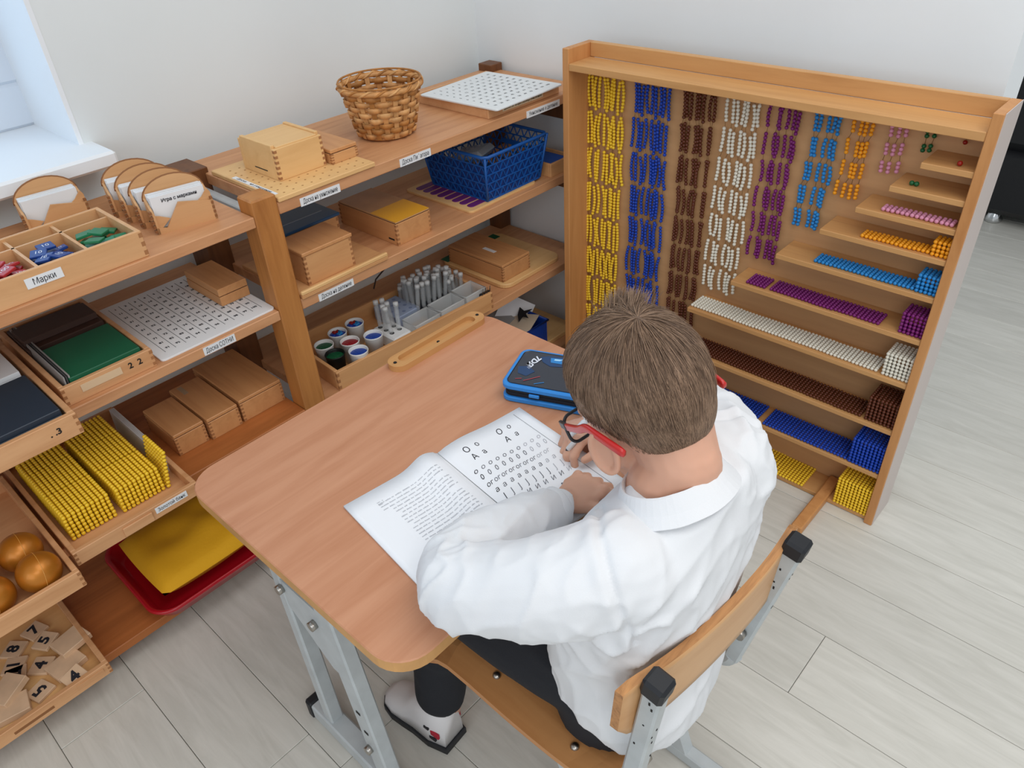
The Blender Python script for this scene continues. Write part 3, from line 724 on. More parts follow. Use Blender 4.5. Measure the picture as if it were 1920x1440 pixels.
# number plate in its tray
tray('flat wooden tray under the white number plate beside the wicker basket', -1.522, -1.266, 1.262, 1.518, R1, .021, .008, TRAYW, joint=0, name='board_tray')
btray = bpy.data.objects['board_tray']
label_strip(btray, (-1.2658, 1.382, R1 + .0125), YD, ZD, .145, .013, 'Доска Пифагора (таблица умножения)', paper=mat('cream_label', (226, 206, 172), .7), twidth=.94)
npl = thing('number_plate', 'square white plate of a multiplication table resting on the flat wooden tray', 'plate', (-1.366, 1.378, R1 + .0215), .045)
obj('plate', plate(MB(), rrect(-.126, .126, -.125, .125, .008, 4), 0.002, .006, .0008), mat('white_plate', (226, 230, 232), .45), npl, True)
m = MB()
for i in range(10):
    for j in range(10):
        put_text(m, str((i + 1) * (j + 1)), .0095, (-.099 + i * .022, -.099 + j * .022, .006), YD, NX)
tag(obj('lettering', m, INK, npl, True), kind='stuff')

# --- right part, second board
dv = thing('division_board', 'flat wooden division board with a front ridge under a wooden box', 'board', (-1.36, .79, R2))
obj('board', MB().box(-1.475, -1.245, .677, .902, R2, R2 + .008, .001), BOXW, dv); obj('ridge', MB().box(-1.252, -1.244, .677, .902, R2 + .008, R2 + .017, .002), PALE, dv)
m = MB()
for j in range(12): m.lathe([(.0014, 0), (.0014, .0004)], (-1.262, .69 + j * .018, R2 + .0079), 6)
tag(obj('peg_hole', m, HOLE, dv), kind='stuff')
wooden_box('wooden box with an overhanging lid on the division board behind the post', -1.36, -1.27, .712, .832, R2 + .008, R2 + .082, BOXW, BOXX, over=.003, joint=5)
bl = wooden_box('shallow wooden box with a dark blue lid at the back of the second board', -1.49, -1.39, .745, .888, R2 + .008, R2 + .078, BOXW, mat('blue_lid', (44, 84, 122), .35), lt=.007, over=.004, joint=3)
obj('lid_stripe', MB().box(-1.428, -1.4245, .76, .872, R2 + .0779, R2 + .0786), mat('pale_stripe', (150, 170, 190), .5), bl)
yb = wooden_box('long wooden box with a yellow end on its lid', -1.487, -1.276, .958, 1.060, R2, R2 + .057, BOXX, mat('lid_tan', (186, 140, 96), .45, var=.06, vscale=20), lt=.004, joint=4)
obj('yellow_lid_end', MB().box(-1.365, -1.2765, .9585, 1.0595, R2 + .0569, R2 + .0576), mat('lid_yellow', (226, 164, 40), .4), yb)
obj('plate_mark', MB().box(-1.308, -1.288, .9576, .958, R2 + .010, R2 + .014), HOLE, yb)
pu = thing('purple_board', 'flat board with purple strips lying under the blue plastic basket', 'board', (-1.39, 1.30, R2))
obj('board', plate(MB(), rrect(-1.512, -1.268, 1.182, 1.425, .012, 4), R2, R2 + .006, .0008), PALE, pu)
PUR = mat('purple_strip', (104, 40, 112), .45)
for k in range(8):
    x = -1.494 + k * .027
    obj('strip', plate(MB(), rrect(x, x + .021, 1.20, 1.405, .009, 4), R2 + .0058, R2 + .0074, .0004), PUR, pu)
# blue plastic basket, lattice walls
bk_ = thing('plastic_basket', 'blue plastic lattice basket on the purple board', 'basket', (-1.375, 1.348, R2 + .0075))
BLUEP = mat('blue_plastic', (20, 84, 160), .38); BLUEF = mat('blue_plastic_inner', (10, 50, 116), .45)
bx, by, hz = .098, .098, .115; fl = .016
def bpt(sx, sy, z, u=None):
    k = 1 + 0; return Vector((sx * (bx + fl * z / hz), sy * (by + fl * z / hz), z))
obj('base', MB().box(-bx, bx, -by, by, 0, .003, .001), BLUEP, bk_, True)
cor = [(1, -1), (1, 1), (-1, 1), (-1, -1)]
for i in range(4):
    a, b = cor[i], cor[(i + 1) % 4]; m = MB(); n = 9; rows = 5
    up0 = (bpt(*a, 0) + bpt(*b, 0)) / 2
    G = lambda u, z: bpt(*a, z).lerp(bpt(*b, z), u)
    outn = Vector(((a[0] + b[0]) / 2, (a[1] + b[1]) / 2, 0))
    zr = [hz * k / rows for k in range(rows + 1)]
    for k in range(rows):
        m.bar(G(0, zr[k]), G(1, zr[k]), .003, .0022, outn)
        for c in range(n):
            u0, u1 = c / n, (c + 1) / n; um = (u0 + u1) / 2
            m.bar(G(u0, zr[k]), G(um, zr[k + 1]), .0026, .002, outn); m.bar(G(um, zr[k + 1]), G(u1, zr[k]), .0026, .002, outn)
    if i in (0, 3):   # pale film of moulded plastic closes the lower lattice of the front walls
        obj('inner_wall', MB().add([q - outn.normalized() * e for e in (.0012, .0022) for q in (G(0.02, .002), G(.98, .002), G(.98, hz * .79), G(0.02, hz * .79))], [(0, 1, 2, 3), (7, 6, 5, 4)]), BLUEF, bk_, True)
    if i == 1: m.bar(G(.3, hz * .62), G(.7, hz * .62), .012, .003, outn)
    tag(obj('lattice_wall', m, BLUEP, bk_, True), kind='stuff')
rp = [bpt(sx, sy, hz) for (sx, sy) in cor]
obj('rim', MB().tube([rp[i].lerp(rp[(i + 1) % 4], t) for i in range(4) for t in (.04, .5, .96)], .0042, 8, closed=True), BLUEP, bk_, True)
for c in cor: obj('corner_rib', MB().tube([bpt(*c, 0.002), bpt(*c, hz)], .0035, 6), BLUEP, bk_, True)
single('plastic_bag', MB().obox((0, 0, 0), (Vector((.9, .3, .25)).normalized(), Vector((-.3, .95, 0)).normalized(), Vector((-.2, 0, .97)).normalized()), (.05, .045, .012), .01), mat('clear_film', (190, 200, 210), .15, trans=.5), (-1.39, 1.315, R2 + .085), 'crumpled clear plastic bag inside the blue lattice basket', 'bag')
bt = tray('small wooden tray with a blue floor beside the blue lattice basket', -1.40, -1.262, 1.475, 1.572, R2, .036, .007, BOXW, joint=0, name='bead_tray', floor_m=mat('blue_card', (34, 82, 168), .6))
obj('blue_insert', MB().box(-1.392, -1.27, 1.483, 1.564, R2 + .005, R2 + .028), mat('blue_card', (34, 82, 168), .6), bt)

# --- right part, third board: long tray with cups and tubes
lt = tray('long shallow wooden tray of cups and test tubes beyond the table edge', -1.455, -1.245, .725, 1.205, R3, .05, .009, BOXW, rz=-.05, name='long_tray')
ltM = ROOTM[lt.name]
def LT(x, y, z=0): return tuple(ltM @ Vector((x, y, z + .0052)))
FILL = {'green': mat('bead_fill_green', (16, 84, 52), .4, bump=.9, bscale=300), 'blue': mat('bead_fill_blue', (22, 66, 160), .4, bump=.9, bscale=300), 'red': mat('bead_fill_red', (150, 22, 34), .4, bump=.9, bscale=300)}
POTW = mat('white_pot', (224, 226, 226), .4); POTB = mat('black_pot', (18, 22, 22), .4)
def pot(x, y, fill, label, mp=POTW, mixed=False):
    t = thing('bead_pot', label, 'pot', LT(x, y))
    obj('pot', MB().lathe([(.018, 0), (.0225, .052), (.0235, .054), (.0225, .056), (.0205, .053), (.0175, .004)], (0, 0, 0), 22), mp, t, True)
    obj('bead_fill', MB().lathe([(.0205, .047), (.012, .0495), (.002, .050)], (0, 0, 0), 18, cap0=False), FILL[fill], t, True)
    if mixed:
        for k in range(7):
            a = k * 2.4; r = .006 + .009 * ((k * .37) % 1)
            obj('disc', MB().box(r * math.cos(a) - .005, r * math.cos(a) + .005, r * math.sin(a) - .004, r * math.sin(a) + .004, .048, .0535, .001), [BEAD['cyan'], BEAD['red'], BEAD['blue']][k % 3], t, True)
Pq = [(-.3, 0)]
pot(.050, -.205, 'green', 'black pot of green beads in the front corner of the long tray', POTB)
pot(.085 - .006, -.160, 'blue', 'white pot of blue beads in the front row next to the black pot')
pot(.030, -.150, 'red', 'white pot of dark red beads among the other pots')
pot(.050, -.097, 'blue', 'white pot of blue beads standing nearest the tube rack')
pot(-.003, -.200, 'green', 'white pot of green beads half hidden by the thick shelf post', POTW)
pot(-.025, -.148, 'blue', 'white pot of mixed blue and red tiles in the second row', POTW, True)
pot(-.030, -.095, 'blue', 'white pot of mixed tiles farthest back beside the tube rack', POTW, True)
TUBE = mat('tube_glass', (236, 240, 242), .12, trans=.3, alpha=.26, ior=1.1)
CLEAR = mat('clear_plastic', (226, 228, 228), .3, trans=.2, alpha=.5, ior=1.1)
rk = thing('tube_rack', 'small white rack holding a few test tubes beside the pots', 'rack', LT(.03, -.035))
obj('rack', MB().box(-.035, .05, -.028, .028, 0, .035, .004), POTW, rk, True)
for k in range(6): obj('hole', MB().lathe([(.006, 0), (.006, .0004)], (-.022 + .022 * (k % 3), -.012 + .024 * (k // 3), .0349), 12), HOLE, rk, True)
bd = thing('bead_sheet', 'flat box with a pale blue dotted sheet behind the tube rack', 'box', LT(-.04, .02))
obj('box', MB().box(-.045, .05, -.02, .055, 0, .038, .002), mat('pale_blue_sheet', (150, 164, 190), .5), bd, True)
for k in range(12): obj('dot', MB().lathe([(.005, 0), (.005, .0004)], (-.03 + .022 * (k % 4), -.008 + .022 * (k // 4), .0379), 10), mat('sheet_dot', (120, 134, 166), .5), bd, True)
def cbox(x, y, w, l, h, label):
    t = thing('clear_box', label, 'container', LT(x, y)); a, b = w / 2, l / 2
    obj('base', MB().box(-a, a, -b, b, 0, .002), CLEAR, t, True)
    for (q, r, s, u) in ((-a, a, -b, -b + .002), (-a, a, b - .002, b), (-a, -a + .002, -b, b), (a - .002, a, -b, b)): obj('wall', MB().box(q, r, s, u, .002, h, .0005), CLEAR, t, True)
    obj('rim', MB().tube([(a, -b, h), (a, b, h), (-a, b, h), (-a, -b, h)], .0022, 6, closed=True), CLEAR, t, True)
cbox(.068, .035, .05, .08, .05, 'clear plastic box at the front of the long tray nearest the pots')
cbox(.066, .118, .05, .08, .054, 'clear plastic box in the middle of the long tray front')
cbox(.062, .197, .055, .07, .056, 'clear plastic box at the far end of the long tray front')
single('black_case', MB().box(-.04, .04, -.05, .05, 0, .03, .003), mat('black_case', (30, 34, 40), .5), LT(-.02, .135), 'black open case under the test tubes in the long tray', 'case')
tm = MB().lathe([(.0045, .0), (.0058, .004), (.0058, .062), (.0066, .063), (.0066, .065), (.0050, .065), (.0048, .006)], (0, 0, 0), 10).mesh('tube', TUBE)
sm = MB().lathe([(.0066, .060), (.0066, .070), (.001, .071)], (0, 0, 0), 10).mesh('stopper', mat('tube_stopper', (224, 226, 226), .4, alpha=.6))
for k in range(51):
    if k < 6: x, y, zb = .008 + .022 * (k % 3), -.047 + .024 * (k // 3), .0355; lb, g = 'clear test tube standing in the small white rack', 'test tubes in the white rack'
    else:
        i = k - 6; x = -.068 + .0185 * (i % 5) + RND.uniform(-.002, .002); y = .072 + .0185 * (i // 5) + RND.uniform(-.002, .002); zb = .031; lb, g = 'clear test tube in the dense rows at the back of the long tray', 'test tubes in dense rows'
        if y > .183 or x < -.058 or x > .018: zb = .001
    r = thing('test_tube', lb, 'test tube', LT(x, y, zb), 0, g); r.rotation_euler = (RND.uniform(-.12, .12), RND.uniform(-.15, .12), 0)
    link('glass', tm, r); link('stopper', sm, r)
for k in range(4):
    t = thing('binder_clip', 'small black clip on the far front corner of the long tray', 'clip', LT(.094, .212 + .008 * k, .028), RND.uniform(-.3, .3), 'black clips on the tray corner')
    obj('jaw', MB().prism([(-.009, 0), (.009, 0), (.004, .019), (-.004, .019)], (0, -.003, 0), XD, ZD, YD, .0065), BLACK, t, True)
    obj('wire_handle', MB().tube([(.004, 0, .018), (.006, -.002, .032), (.006, .002, .034), (.004, .003, .018)], .0007, 5), STEEL, t, True)
single('twig', MB().tube([(-.06, -.05, 0), (0, .0, .0), (.03, .05, .012)], .0022, 6).tube([(0, 0, 0), (-.02, .035, .03), (-.02, .04, .05)], .0018, 6).tube([(0, 0, 0), (-.015, -.03, -.03), (-.01, -.045, -.05)], .002, 6), mat('dark_twig', (70, 54, 46), .8), (-1.47, 1.055, R3 + .11), 'thin dark twig leaning behind the test tubes', 'twig')
rb = thing('rounded_board', 'pale rounded board with green corner tabs under a flat wooden box', 'board', (-1.40, 1.41, R3))
obj('board', plate(MB(), rrect(-1.535, -1.272, 1.29, 1.53, .03, 6), R3, R3 + .013, .002), PALE, rb)
for (x, y) in ((-1.515, 1.49), (-1.52, 1.315)): obj('tab', MB().box(x - .015, x + .015, y - .02, y + .02, R3 + .0128, R3 + .0136), mat('green_tab', (20, 96, 60), .5), rb)
fb = wooden_box('flat wooden box with a torn label on the pale rounded board', -1.505, -1.292, 1.302, 1.412, R3 + .0136, R3 + .064, BOXX, BOXX, joint=4)
obj('torn_label', MB().box(-1.41, -1.365, 1.345, 1.357, R3 + .0639, R3 + .0644), CARD, fb)
# lowest right: blue bin
single('flat_board', plate(MB(), rrect(-.14, .14, -.19, .19, .02, 5), 0, .016, .002), PALE, (-1.42, 1.41, R4), 'pale flat board under the small blue bin on the lowest board', 'board')
bb2 = thing('blue_bin', 'small blue bin full of papers seen past the table corner', 'bin', (-1.37, 1.395, R4 + .0165))
BB = mat('blue_bin_plastic', (18, 56, 140), .35)
for (q, r, s, u) in ((-.085, .085, -.075, -.071), (-.085, .085, .071, .075), (-.085, -.081, -.071, .071), (.081, .085, -.071, .071)): obj('wall', MB().box(q, r, s, u, 0, .075, .001), BB, bb2, True)
obj('base', MB().box(-.081, .081, -.071, .071, 0, .004), BB, bb2, True)
obj('rim', MB().tube([(.087, -.077, .075), (.087, .077, .075), (-.087, .077, .075), (-.087, -.077, .075)], .004, 6, closed=True), BB, bb2, True)
for k, (a, b, c, tl, lb) in enumerate(((-.03, -.01, .07, .5, 'large crumpled grey paper in the small blue bin'), (.02, .02, .072, -.35, 'beige paper lying at the front of the small blue bin'), (-.02, .045, .085, 1.1, 'white card standing up in the small blue bin'))):
    t = single('paper', MB().box(-.05, .05, -.045, .045, 0, .0015), [mat('grey_paper', (150, 150, 150), .7), mat('beige_paper', (206, 190, 168), .7), PAPER][k], (-1.37 + a, 1.395 + b, R4 + .01 + c), lb, 'paper'); t.rotation_euler = (tl if k == 2 else .15, tl * .4, .3 * k)
t = single('dark_leaf', MB().prism([(0, 0), (.012, .02), (.03, .01), (.02, .03), (.04, .045), (.015, .042), (0, .06), (-.005, .03)], (0, 0, 0), XD, YD, ZD, .002), BLACK, (-1.345, 1.41, R4 + .09), 'black jagged scrap on the papers in the blue bin', 'scrap'); t.rotation_euler = (0.3, -.2, .6)

# --- left part, second board
hb = thing('hundred_board', 'white numbered hundred board lying on the second board left of the post', 'board', (-1.41, .51, L2))
obj('board', plate(MB(), rrect(-1.545, -1.262, .382, .622, .008, 4), L2, L2 + .004, .0006), CARD, hb); 
m = MB()
for i in range(10):
    for j in range(10): put_text(m, str(i * 10 + j + 1), .0085, (-1.518 + i * .0245, .411 + j * .0205, L2 + .004), YD, NX, bold=.0003)
tag(obj('lettering', m, INK, hb), kind='stuff')
for j in range(11): obj('column_line', MB().box(-1.528, -1.285, .4007 + j * .0205 - .0003, .4007 + j * .0205 + .0003, L2 + .0039, L2 + .0044), INK, hb)
tray('thin wooden tray under the white hundred board', -1.55, -1.253, .378, .6215, L2 - .0001, .0001, .009, TRAYW, joint=0) if False else None
wooden_box('flat wooden box lying on the corner of the hundred board', -1.487, -1.350, .556, .6405 - .02, L2 + .0046, L2 + .042, BOXX, BOXX, lt=.016, joint=0)
gt = tray('wooden tray of green felt boards on the second board', -1.56, -1.262, .212, .372, L2, .036, .009, TRAYW, name='felt_tray')
label_strip(gt, (-1.2618, .278, L2 + .022), YD, ZD, .07, .014, '', ink=mat('faded_ink', (190, 180, 170), .8), paper=mat('faded_label', (216, 186, 150), .7))
obj('lettering', put_text(MB(), '2  2', .016, (-1.262, .338, L2 + .022), YD, ZD, bold=.0004), HOLE, gt)
GREENF = mat('green_felt', (18, 92, 62), .5); BROWNF = mat('dark_brown_board', (70, 48, 40), .6)
for k in range(4): 
    single('felt_board', MB().box(-.066, .066, -.062, .062, 0, .009, .001), GREENF, (-1.342 + .001 * k, .296, L2 + .0055 + .0093 * k), ['lowest of the stacked dark green boards in the tray', 'second lowest of the stacked dark green boards in the tray', 'second from top of the stacked dark green boards', 'topmost of the dark green boards in the wooden tray'][k], 'board', 'green boards in the tray')
single('brown_board', MB().box(-.03, .03, -.066, .066, 0, .012, .001), BROWNF, (-1.47, .29, L2 + .042), 'dark brown board behind the green boards in the tray', 'board')
single('brown_block', MB().box(-.055, .055, -.068, .068, 0, .036, .001), BROWNF, (-1.478, .29, L2 + .0055), 'dark brown block under the brown board in the tray', 'block')
for k in range(3):
    t = single('grey_card', MB().box(-.125, .125, -.0012, .0012, 0, .042), [mat('grey_card', (150, 148, 146), .6), mat('dark_card', (66, 66, 68), .6)][k % 2], (-1.40, .2255 + .0042 * k, L2 + .0055), 'thin grey card standing along the side of the green felt tray', 'card', 'grey cards beside the green boards'); t.rotation_euler = (-.06, 0, 0)
dt = tray('wooden tray of dark blue boards jutting out over the yellow beads', -1.49, -1.172, -.02, .203, L2, .040, .010, TRAYW, name='felt_tray')
obj('lettering', put_text(MB(), '. .3', .015, (-1.1719, .166, L2 + .022), YD, ZD, bold=.0005), HOLE, dt)
NAVY = mat('navy_board', (38, 50, 64), .45)
for k in range(4):
    single('navy_board', MB().box(-.075, .075, -.085, .085, 0, .0105, .001), NAVY, (-1.262, .103, L2 + .0055 + .0108 * k), ['lowest of the navy boards in the jutting tray', 'second lowest of the navy boards in the jutting tray', 'second from top of the navy boards in the jutting tray', 'topmost navy blue board in the jutting tray'][k], 'board', 'navy boards in the tray')
for k in range(5):
    single('white_card', MB().box(-.055, .055, -.08, .08, 0, .009, .0006), CARD, (-1.405, .105, L2 + .0055 + .0092 * k), ['lowest', 'second lowest', 'middle', 'second from top', 'topmost'][k] + ' white card of the pile behind the navy boards', 'card', 'white cards behind the navy boards')

# --- left part, third board
wooden_box('right of three wooden boxes in a row, the widest, below the hundred board', -1.515, -1.317, .513, .616, L3, L3 + .055, BOXX, BOXX, joint=4)
b2 = wooden_box('middle and narrowest of three wooden boxes in a row below the hundred board', -1.478, -1.315, .437, .507, L3, L3 + .053, BOXX, BOXX, joint=4)
obj('torn_label', MB().box(-1.47, -1.435, .452, .462, L3 + .0529, L3 + .0535), mat('torn_label', (176, 150, 120), .7), b2)
wooden_box('left of three wooden boxes in a row below the hundred board', -1.455, -1.322, .366, .432, L3, L3 + .052, BOXX, BOXX, joint=4)
yt = tray('wooden tray full of golden bead blocks with a paper label', -1.56, -1.188, .104, .338, L3, .030, .009, TRAYW, name='bead_tray')
label_strip(yt, (-1.1878, .283, L3 + .019), YD, ZD, .062, .013, 'Золотой банк')
obj('front_grip', MB().box(-1.188, -1.184, .19, .245, L3 + .004, L3 + .024, .001), TRAYW, yt)
ym = bead_grid(10, 10, 1, .0084, 'yellow')
def stackq(x, y, n, lb, grp, k0=0):
    for k in range(n):
        o = link('bead_square', ym); o.location = (x + RND.uniform(-.0008, .0008), y + RND.uniform(-.0005, .0005), L3 + .0052 + .0084 * k)
        tag(o, lb if k < n - 1 else lb.replace('golden bead square in the', 'topmost golden bead square of the'), 'bead square', grp if k < n - 1 else None)
for (cx, n, nm) in ((-1.331, 7, 'front'), (-1.4175, 7, 'second'), (-1.504, 7, 'rear')):
    stackq(cx, .121, n, 'golden bead square in the %s stack on the tray side by the gold balls' % nm, 'golden squares, %s stack by the gold balls' % nm)
    stackq(cx + .004, .2145, n, 'golden bead square in the %s stack on the tray side by the grey cards' % nm, 'golden squares, %s stack by the grey cards' % nm)
o = link('bead_square', ym); o.location = (-1.325, .3075, L3 + .0055); o.rotation_euler = (PI / 2 - .18, 0, 0); tag(o, 'golden bead square standing on edge against the grey cards', 'bead square')
for k in range(5):
    t = single('number_card', MB().box(-.11, .11, -.0008, .0008, 0, .05), CARD, (-1.40, .3185 + .0022 * k, L3 + .0055), 'greyish white card standing on edge in the golden bead tray', 'card', 'white cards in the golden bead tray')
    t.rotation_euler = (-.05, 0, 0)
gb = tray('wooden tray holding shiny golden balls', -1.50, -1.135, -.16, .097, L3, .036, .009, TRAYW, name='ball_tray')
GOLD = mat('gold_ball', (186, 116, 34), .38, metal=.45, coat=.15)
for k, (x, y, lb) in enumerate(((-1.252, .046, 'golden ball at the back of the ball group beside the tray wall'), (-1.181, .0505, 'golden ball in the front corner of the tray next to the yellow beads'), (-1.185, -.0215, 'golden ball at the front of the tray near the picture edge'), (-1.258, -.026, 'golden ball hidden behind the others at the picture edge'))):
    t = thing('golden_ball', lb, 'ball', (x, y, L3 + .0055)); obj('ball', MB().sph((0, 0, .0345), .0345, 28, 18), GOLD, t, True)
    obj('seam', MB().tube([(.0346 * math.cos(a), .0346 * math.sin(a) * .2, .0345 + .0346 * math.sin(a) * .98) for a in [2 * PI * i / 40 for i in range(40)]], .0005, 5, closed=True), mat('gold_seam', (210, 150, 70), .4), t, True)

# --- left part, lowest board
rt = thing('red_tray', 'red plastic tray with a rolled rim under a yellow cushion', 'tray', (-1.36, .325, L4))
REDP = mat('red_plastic', (176, 18, 34), .28, coat=.2)
o1 = rrect(-.145, .145, -.15, .15, .05, 8); lv = [(.80, .001), (.86, .004), (.93, .03), (.98, .036), (1.0, .03), (.985, .026), (.90, .002)]
m = MB(); n = len(o1); vs = [(p[0] * k, p[1] * k, z) for (k, z) in lv for p in o1]; fs = [list(range(n))]
for q in range(len(lv) - 1): fs += [(q * n + i, q * n + (i + 1) % n, (q + 1) * n + (i + 1) % n, (q + 1) * n + i) for i in range(n)]
fs.append(list(range((len(lv) - 1) * n, len(lv) * n))[::-1])
obj('tray', m.add(vs, fs, True), REDP, rt, True)
m = MB(); nu = 20; vs = []; fs = []
for sgn in (1, -1):
    for i in range(nu + 1):
        for j in range(nu + 1):
            u, v = i / nu * 2 - 1, j / nu * 2 - 1
            e = max(0, (1 - abs(u) ** 4)) * max(0, (1 - abs(v) ** 4)); d = noise.noise((u * 1.7, v * 1.7, 3.1)) * .012 * e
            vs.append((u * .112 * (1 - .03 * (v * v)), v * .122 * (1 - .03 * u * u), .034 + sgn * .030 * e ** .5 + d))
K = (nu + 1) ** 2
for s in (0, 1):
    for i in range(nu):
        for j in range(nu): q = s * K + i * (nu + 1) + j; fs.append((q, q + nu + 1, q + nu + 2, q + 1) if s == 0 else (q, q + 1, q + nu + 2, q + nu + 1))
cu = thing('cushion', 'yellow cloth cushion lying in the red plastic tray', 'cushion', (-1.362, .333, L4 + .012))
obj('cover', m.add(vs, fs, True), mat('yellow_cloth', (226, 168, 22), .8, bump=.3, bscale=150), cu, True)
tt_ = tray('wooden tray of loose number tiles on the lowest board', -1.475, -1.205, -.17, .068, L4, .030, .010, TRAYW, name='tile_tray', floor_m=PALE)
TILEM = mat('tile_wood', (222, 190, 156), .5, var=.05, vscale=30)
spec = [('5', -1.362, .006, .5, 'face up number tile 5 near the middle of the tile tray'), ('4', -1.318, -.022, .75, 'number tile 4 lying below the 5 in the tile tray'), ('7', -1.415, .0, .35, 'number tile at the back of the tray under the gold ball tray'),
        ('4', -1.232, .012, .25, 'number tile 4 tilted against the tray front'), ('5', -1.262, -.045, 1.9, 'number tile 5 turned on its side by the tray front'), ('', -1.318, .040, .2, 'blank pale block by the right side wall of the tile tray'),
        ('', -1.28, .012, .2, 'blank wide block in front of the pale block in the tile tray'), ('', -1.262, -.095, -.2, 'blank large tile at the front of the tile tray near the picture edge'), ('1', -1.36, -.058, .9, 'number tile with a dark stroke left of the 5'), ('', -1.30, -.085, .5, 'blank tile behind the large front tile'),
        ('8', -1.40, -.045, .7, 'dark printed tile at the back of the tile tray'), ('2', -1.335, -.065, 1.2, 'dark printed tile beside the 4 in the tile tray')]
for k, (s, x, y, rz, lb) in enumerate(spec):
    big = s == ''; w = .024 if big else .0195
    t = single('number_tile', MB().box(-w, w, -w * (1.25 if big else 1), w * (1.25 if big else 1), 0, .014 if big else .007, .001), TILEM, (x, y, L4 + .0055 + (.010 if k in (0, 3, 5, 9) else .0)), lb, 'tile', rz=rz)
    if k in (0, 3, 9): t.rotation_euler = (.12, .3 if k == 3 else -.1, rz)
    if s: obj('lettering', put_text(MB(), s, .033, (0, 0, .007), YD, NX, bold=.0012), INK, t, True)
obj('front_slot', MB().box(-1.2052, -1.2044, -.11, -.04, L4 + .010, L4 + .016), ENDG, tt_)
label_strip(tt_, (-1.2048, .03, L4 + .018), YD, ZD, .05, .011, '', ink=mat('faded_ink', (190, 180, 170), .8), paper=TRAYW)
# ---------------------------------------------------------------- open workbook on the table
bkS = Vector((-0.711, 0.548, TZ)); bu = Vector((0.13, 0.9915, 0)); bv = Vector((0.9915, -0.13, 0)); PW, PH = 0.1665, 0.246
def ph(u):
    if u < 0:
        t = -u / PW; return 0.0035 + 0.0135 * (math.exp(-((t - .17) / .15) ** 2)) * min(1, t / .05) + .0005
    t = u / PW; return 0.0045 + 0.0055 * math.exp(-((t - .25) / .25) ** 2) * min(1, t / .08)
def pg(u, v, d=0.0):
    w = 1.0 if u > 0 else 1.0 - 0.35 * min(1, v / PH) * (1 if u > -PW * .4 else .5)
    return bkS + bu * u + bv * v + Vector((0, 0, 0.0006 + ph(u) * w + d))
wbk = thing('workbook', 'open white handwriting workbook lying on the school table under the boy', 'book', bkS)
for (sg, nm) in ((-1, 'left_page'), (1, 'right_page')):
    m = MB(); nu, nv_ = 26, 8; vs = []; fs = []
    for i in range(nu + 1):
        for j in range(nv_ + 1): vs.append(pg(sg * PW * (i / nu) ** 1.4 if i else sg * 1e-4, PH * j / nv_))
    k = len(vs); vs += [(v[0], v[1], TZ + .0004) for v in vs]
    q = lambda i, j: i * (nv_ + 1) + j
    for i in range(nu):
        for j in range(nv_): fs += [(q(i, j), q(i + 1, j), q(i + 1, j + 1), q(i, j + 1)), (k + q(i, j), k + q(i, j + 1), k + q(i + 1, j + 1), k + q(i + 1, j))]
    for i in range(nu):
        for j in (0, nv_): fs.append((q(i, j), q(i + 1, j), k + q(i + 1, j), k + q(i, j)))
    for j in range(nv_): fs.append((q(nu, j), q(nu, j + 1), k + q(nu, j + 1), k + q(nu, j)))
    pgo = obj(nm, m.add(vs, fs, True), PAPER, wbk)
    if sg < 0:
        m = MB(); RL = random.Random(3)
        lines = [(.030, -.128, -.118), (.036, -.128, -.12)] + [(.034 + .0072 * i, -.128 + (.012 if i > 2 else 0) + (.006 if i in (5, 9) else 0), -.022 - (.02 if i in (3, 8) else 0)) for i in range(20)]
        for (v, u0, u1) in lines:
            if v > .185: continue
            u = u0
            while u < u1:
                w = min(RL.uniform(.004, .013), u1 - u); c = u
                while c < u + w - .0008:
                    cw = RL.uniform(.0009, .0015); hgt = RL.choice((.0016, .0016, .0022))
                    m.add([pg(c, v, .0003), pg(c + cw, v, .0003), pg(c + cw, v - hgt, .0003), pg(c, v - hgt, .0003)], [(0, 1, 2, 3)]); c += cw + .0005
                u += w + .0022
        tag(obj('print', m, INKG, pgo), kind='stuff')
    else:
        def glyph(m, s, size, u, v, shear=.25, bold=0, wx=None):
            vs, fs = text_mb(s, size, shear, bold); k = wx or 1
            m.add([pg(max(.001, u + a[0] * k), v - a[1], .0003) for a in vs], fs)
        md, mg, ml = MB(), MB(), MB()
        for (s, u, v, sz) in (('О', .034, .031, .019), ('о', .054, .030, .016), ('О', .100, .028, .019), ('о', .120, .027, .016), ('А', .034, .052, .018), ('а', .052, .052, .016), ('А', .098, .051, .018), ('а', .118, .049, .016)):
            glyph(md, s, sz, u, v, .0 if u < .07 else .3, wx=.8)
        rows = [('о', .078, .013, 10, 1), ('0', .094, .016, 10, .75), ('ог', .112, .013, 9, .9), ('а', .129, .014, 9, .9), ('J', .147, .017, 9, .7), ('ʈ', .165, .015, 8, .9), ('t', .183, .014, 7, 1), ('t', .200, .013, 6, 1)]
        for (s, v, sz, n_, k) in rows:
            if s == 'ʈ': s = 'И'; sz = .012
            for i in range(n_):
                u = .014 + i * (.0138 if n_ > 8 else .0155); mm = md if i == 0 else (mg if i < 7 else ml)
                if s == 'ог' and i > 0: pass
                glyph(mm, s, sz, u, v, .35, wx=k)
        m = MB()
        for i in range(20):
            v0 = .008 + i * .0111; m.add([pg(.1465, v0, .0003), pg(.1471, v0, .0003), pg(.1471, v0 + .0111, .0003), pg(.1465, v0 + .0111, .0003)], [(0, 1, 2, 3)])
        tag(obj('print', md, INK, pgo), kind='stuff'); tag(obj('print', mg, mat('ink_mid', (104, 104, 112), .8, .1), pgo), kind='stuff'); tag(obj('print', ml, mat('ink_light', (176, 176, 184), .8, .1), pgo), kind='stuff')
        obj('margin_line', m, mat('ink_mid', (104, 104, 112), .8, .1), pgo)

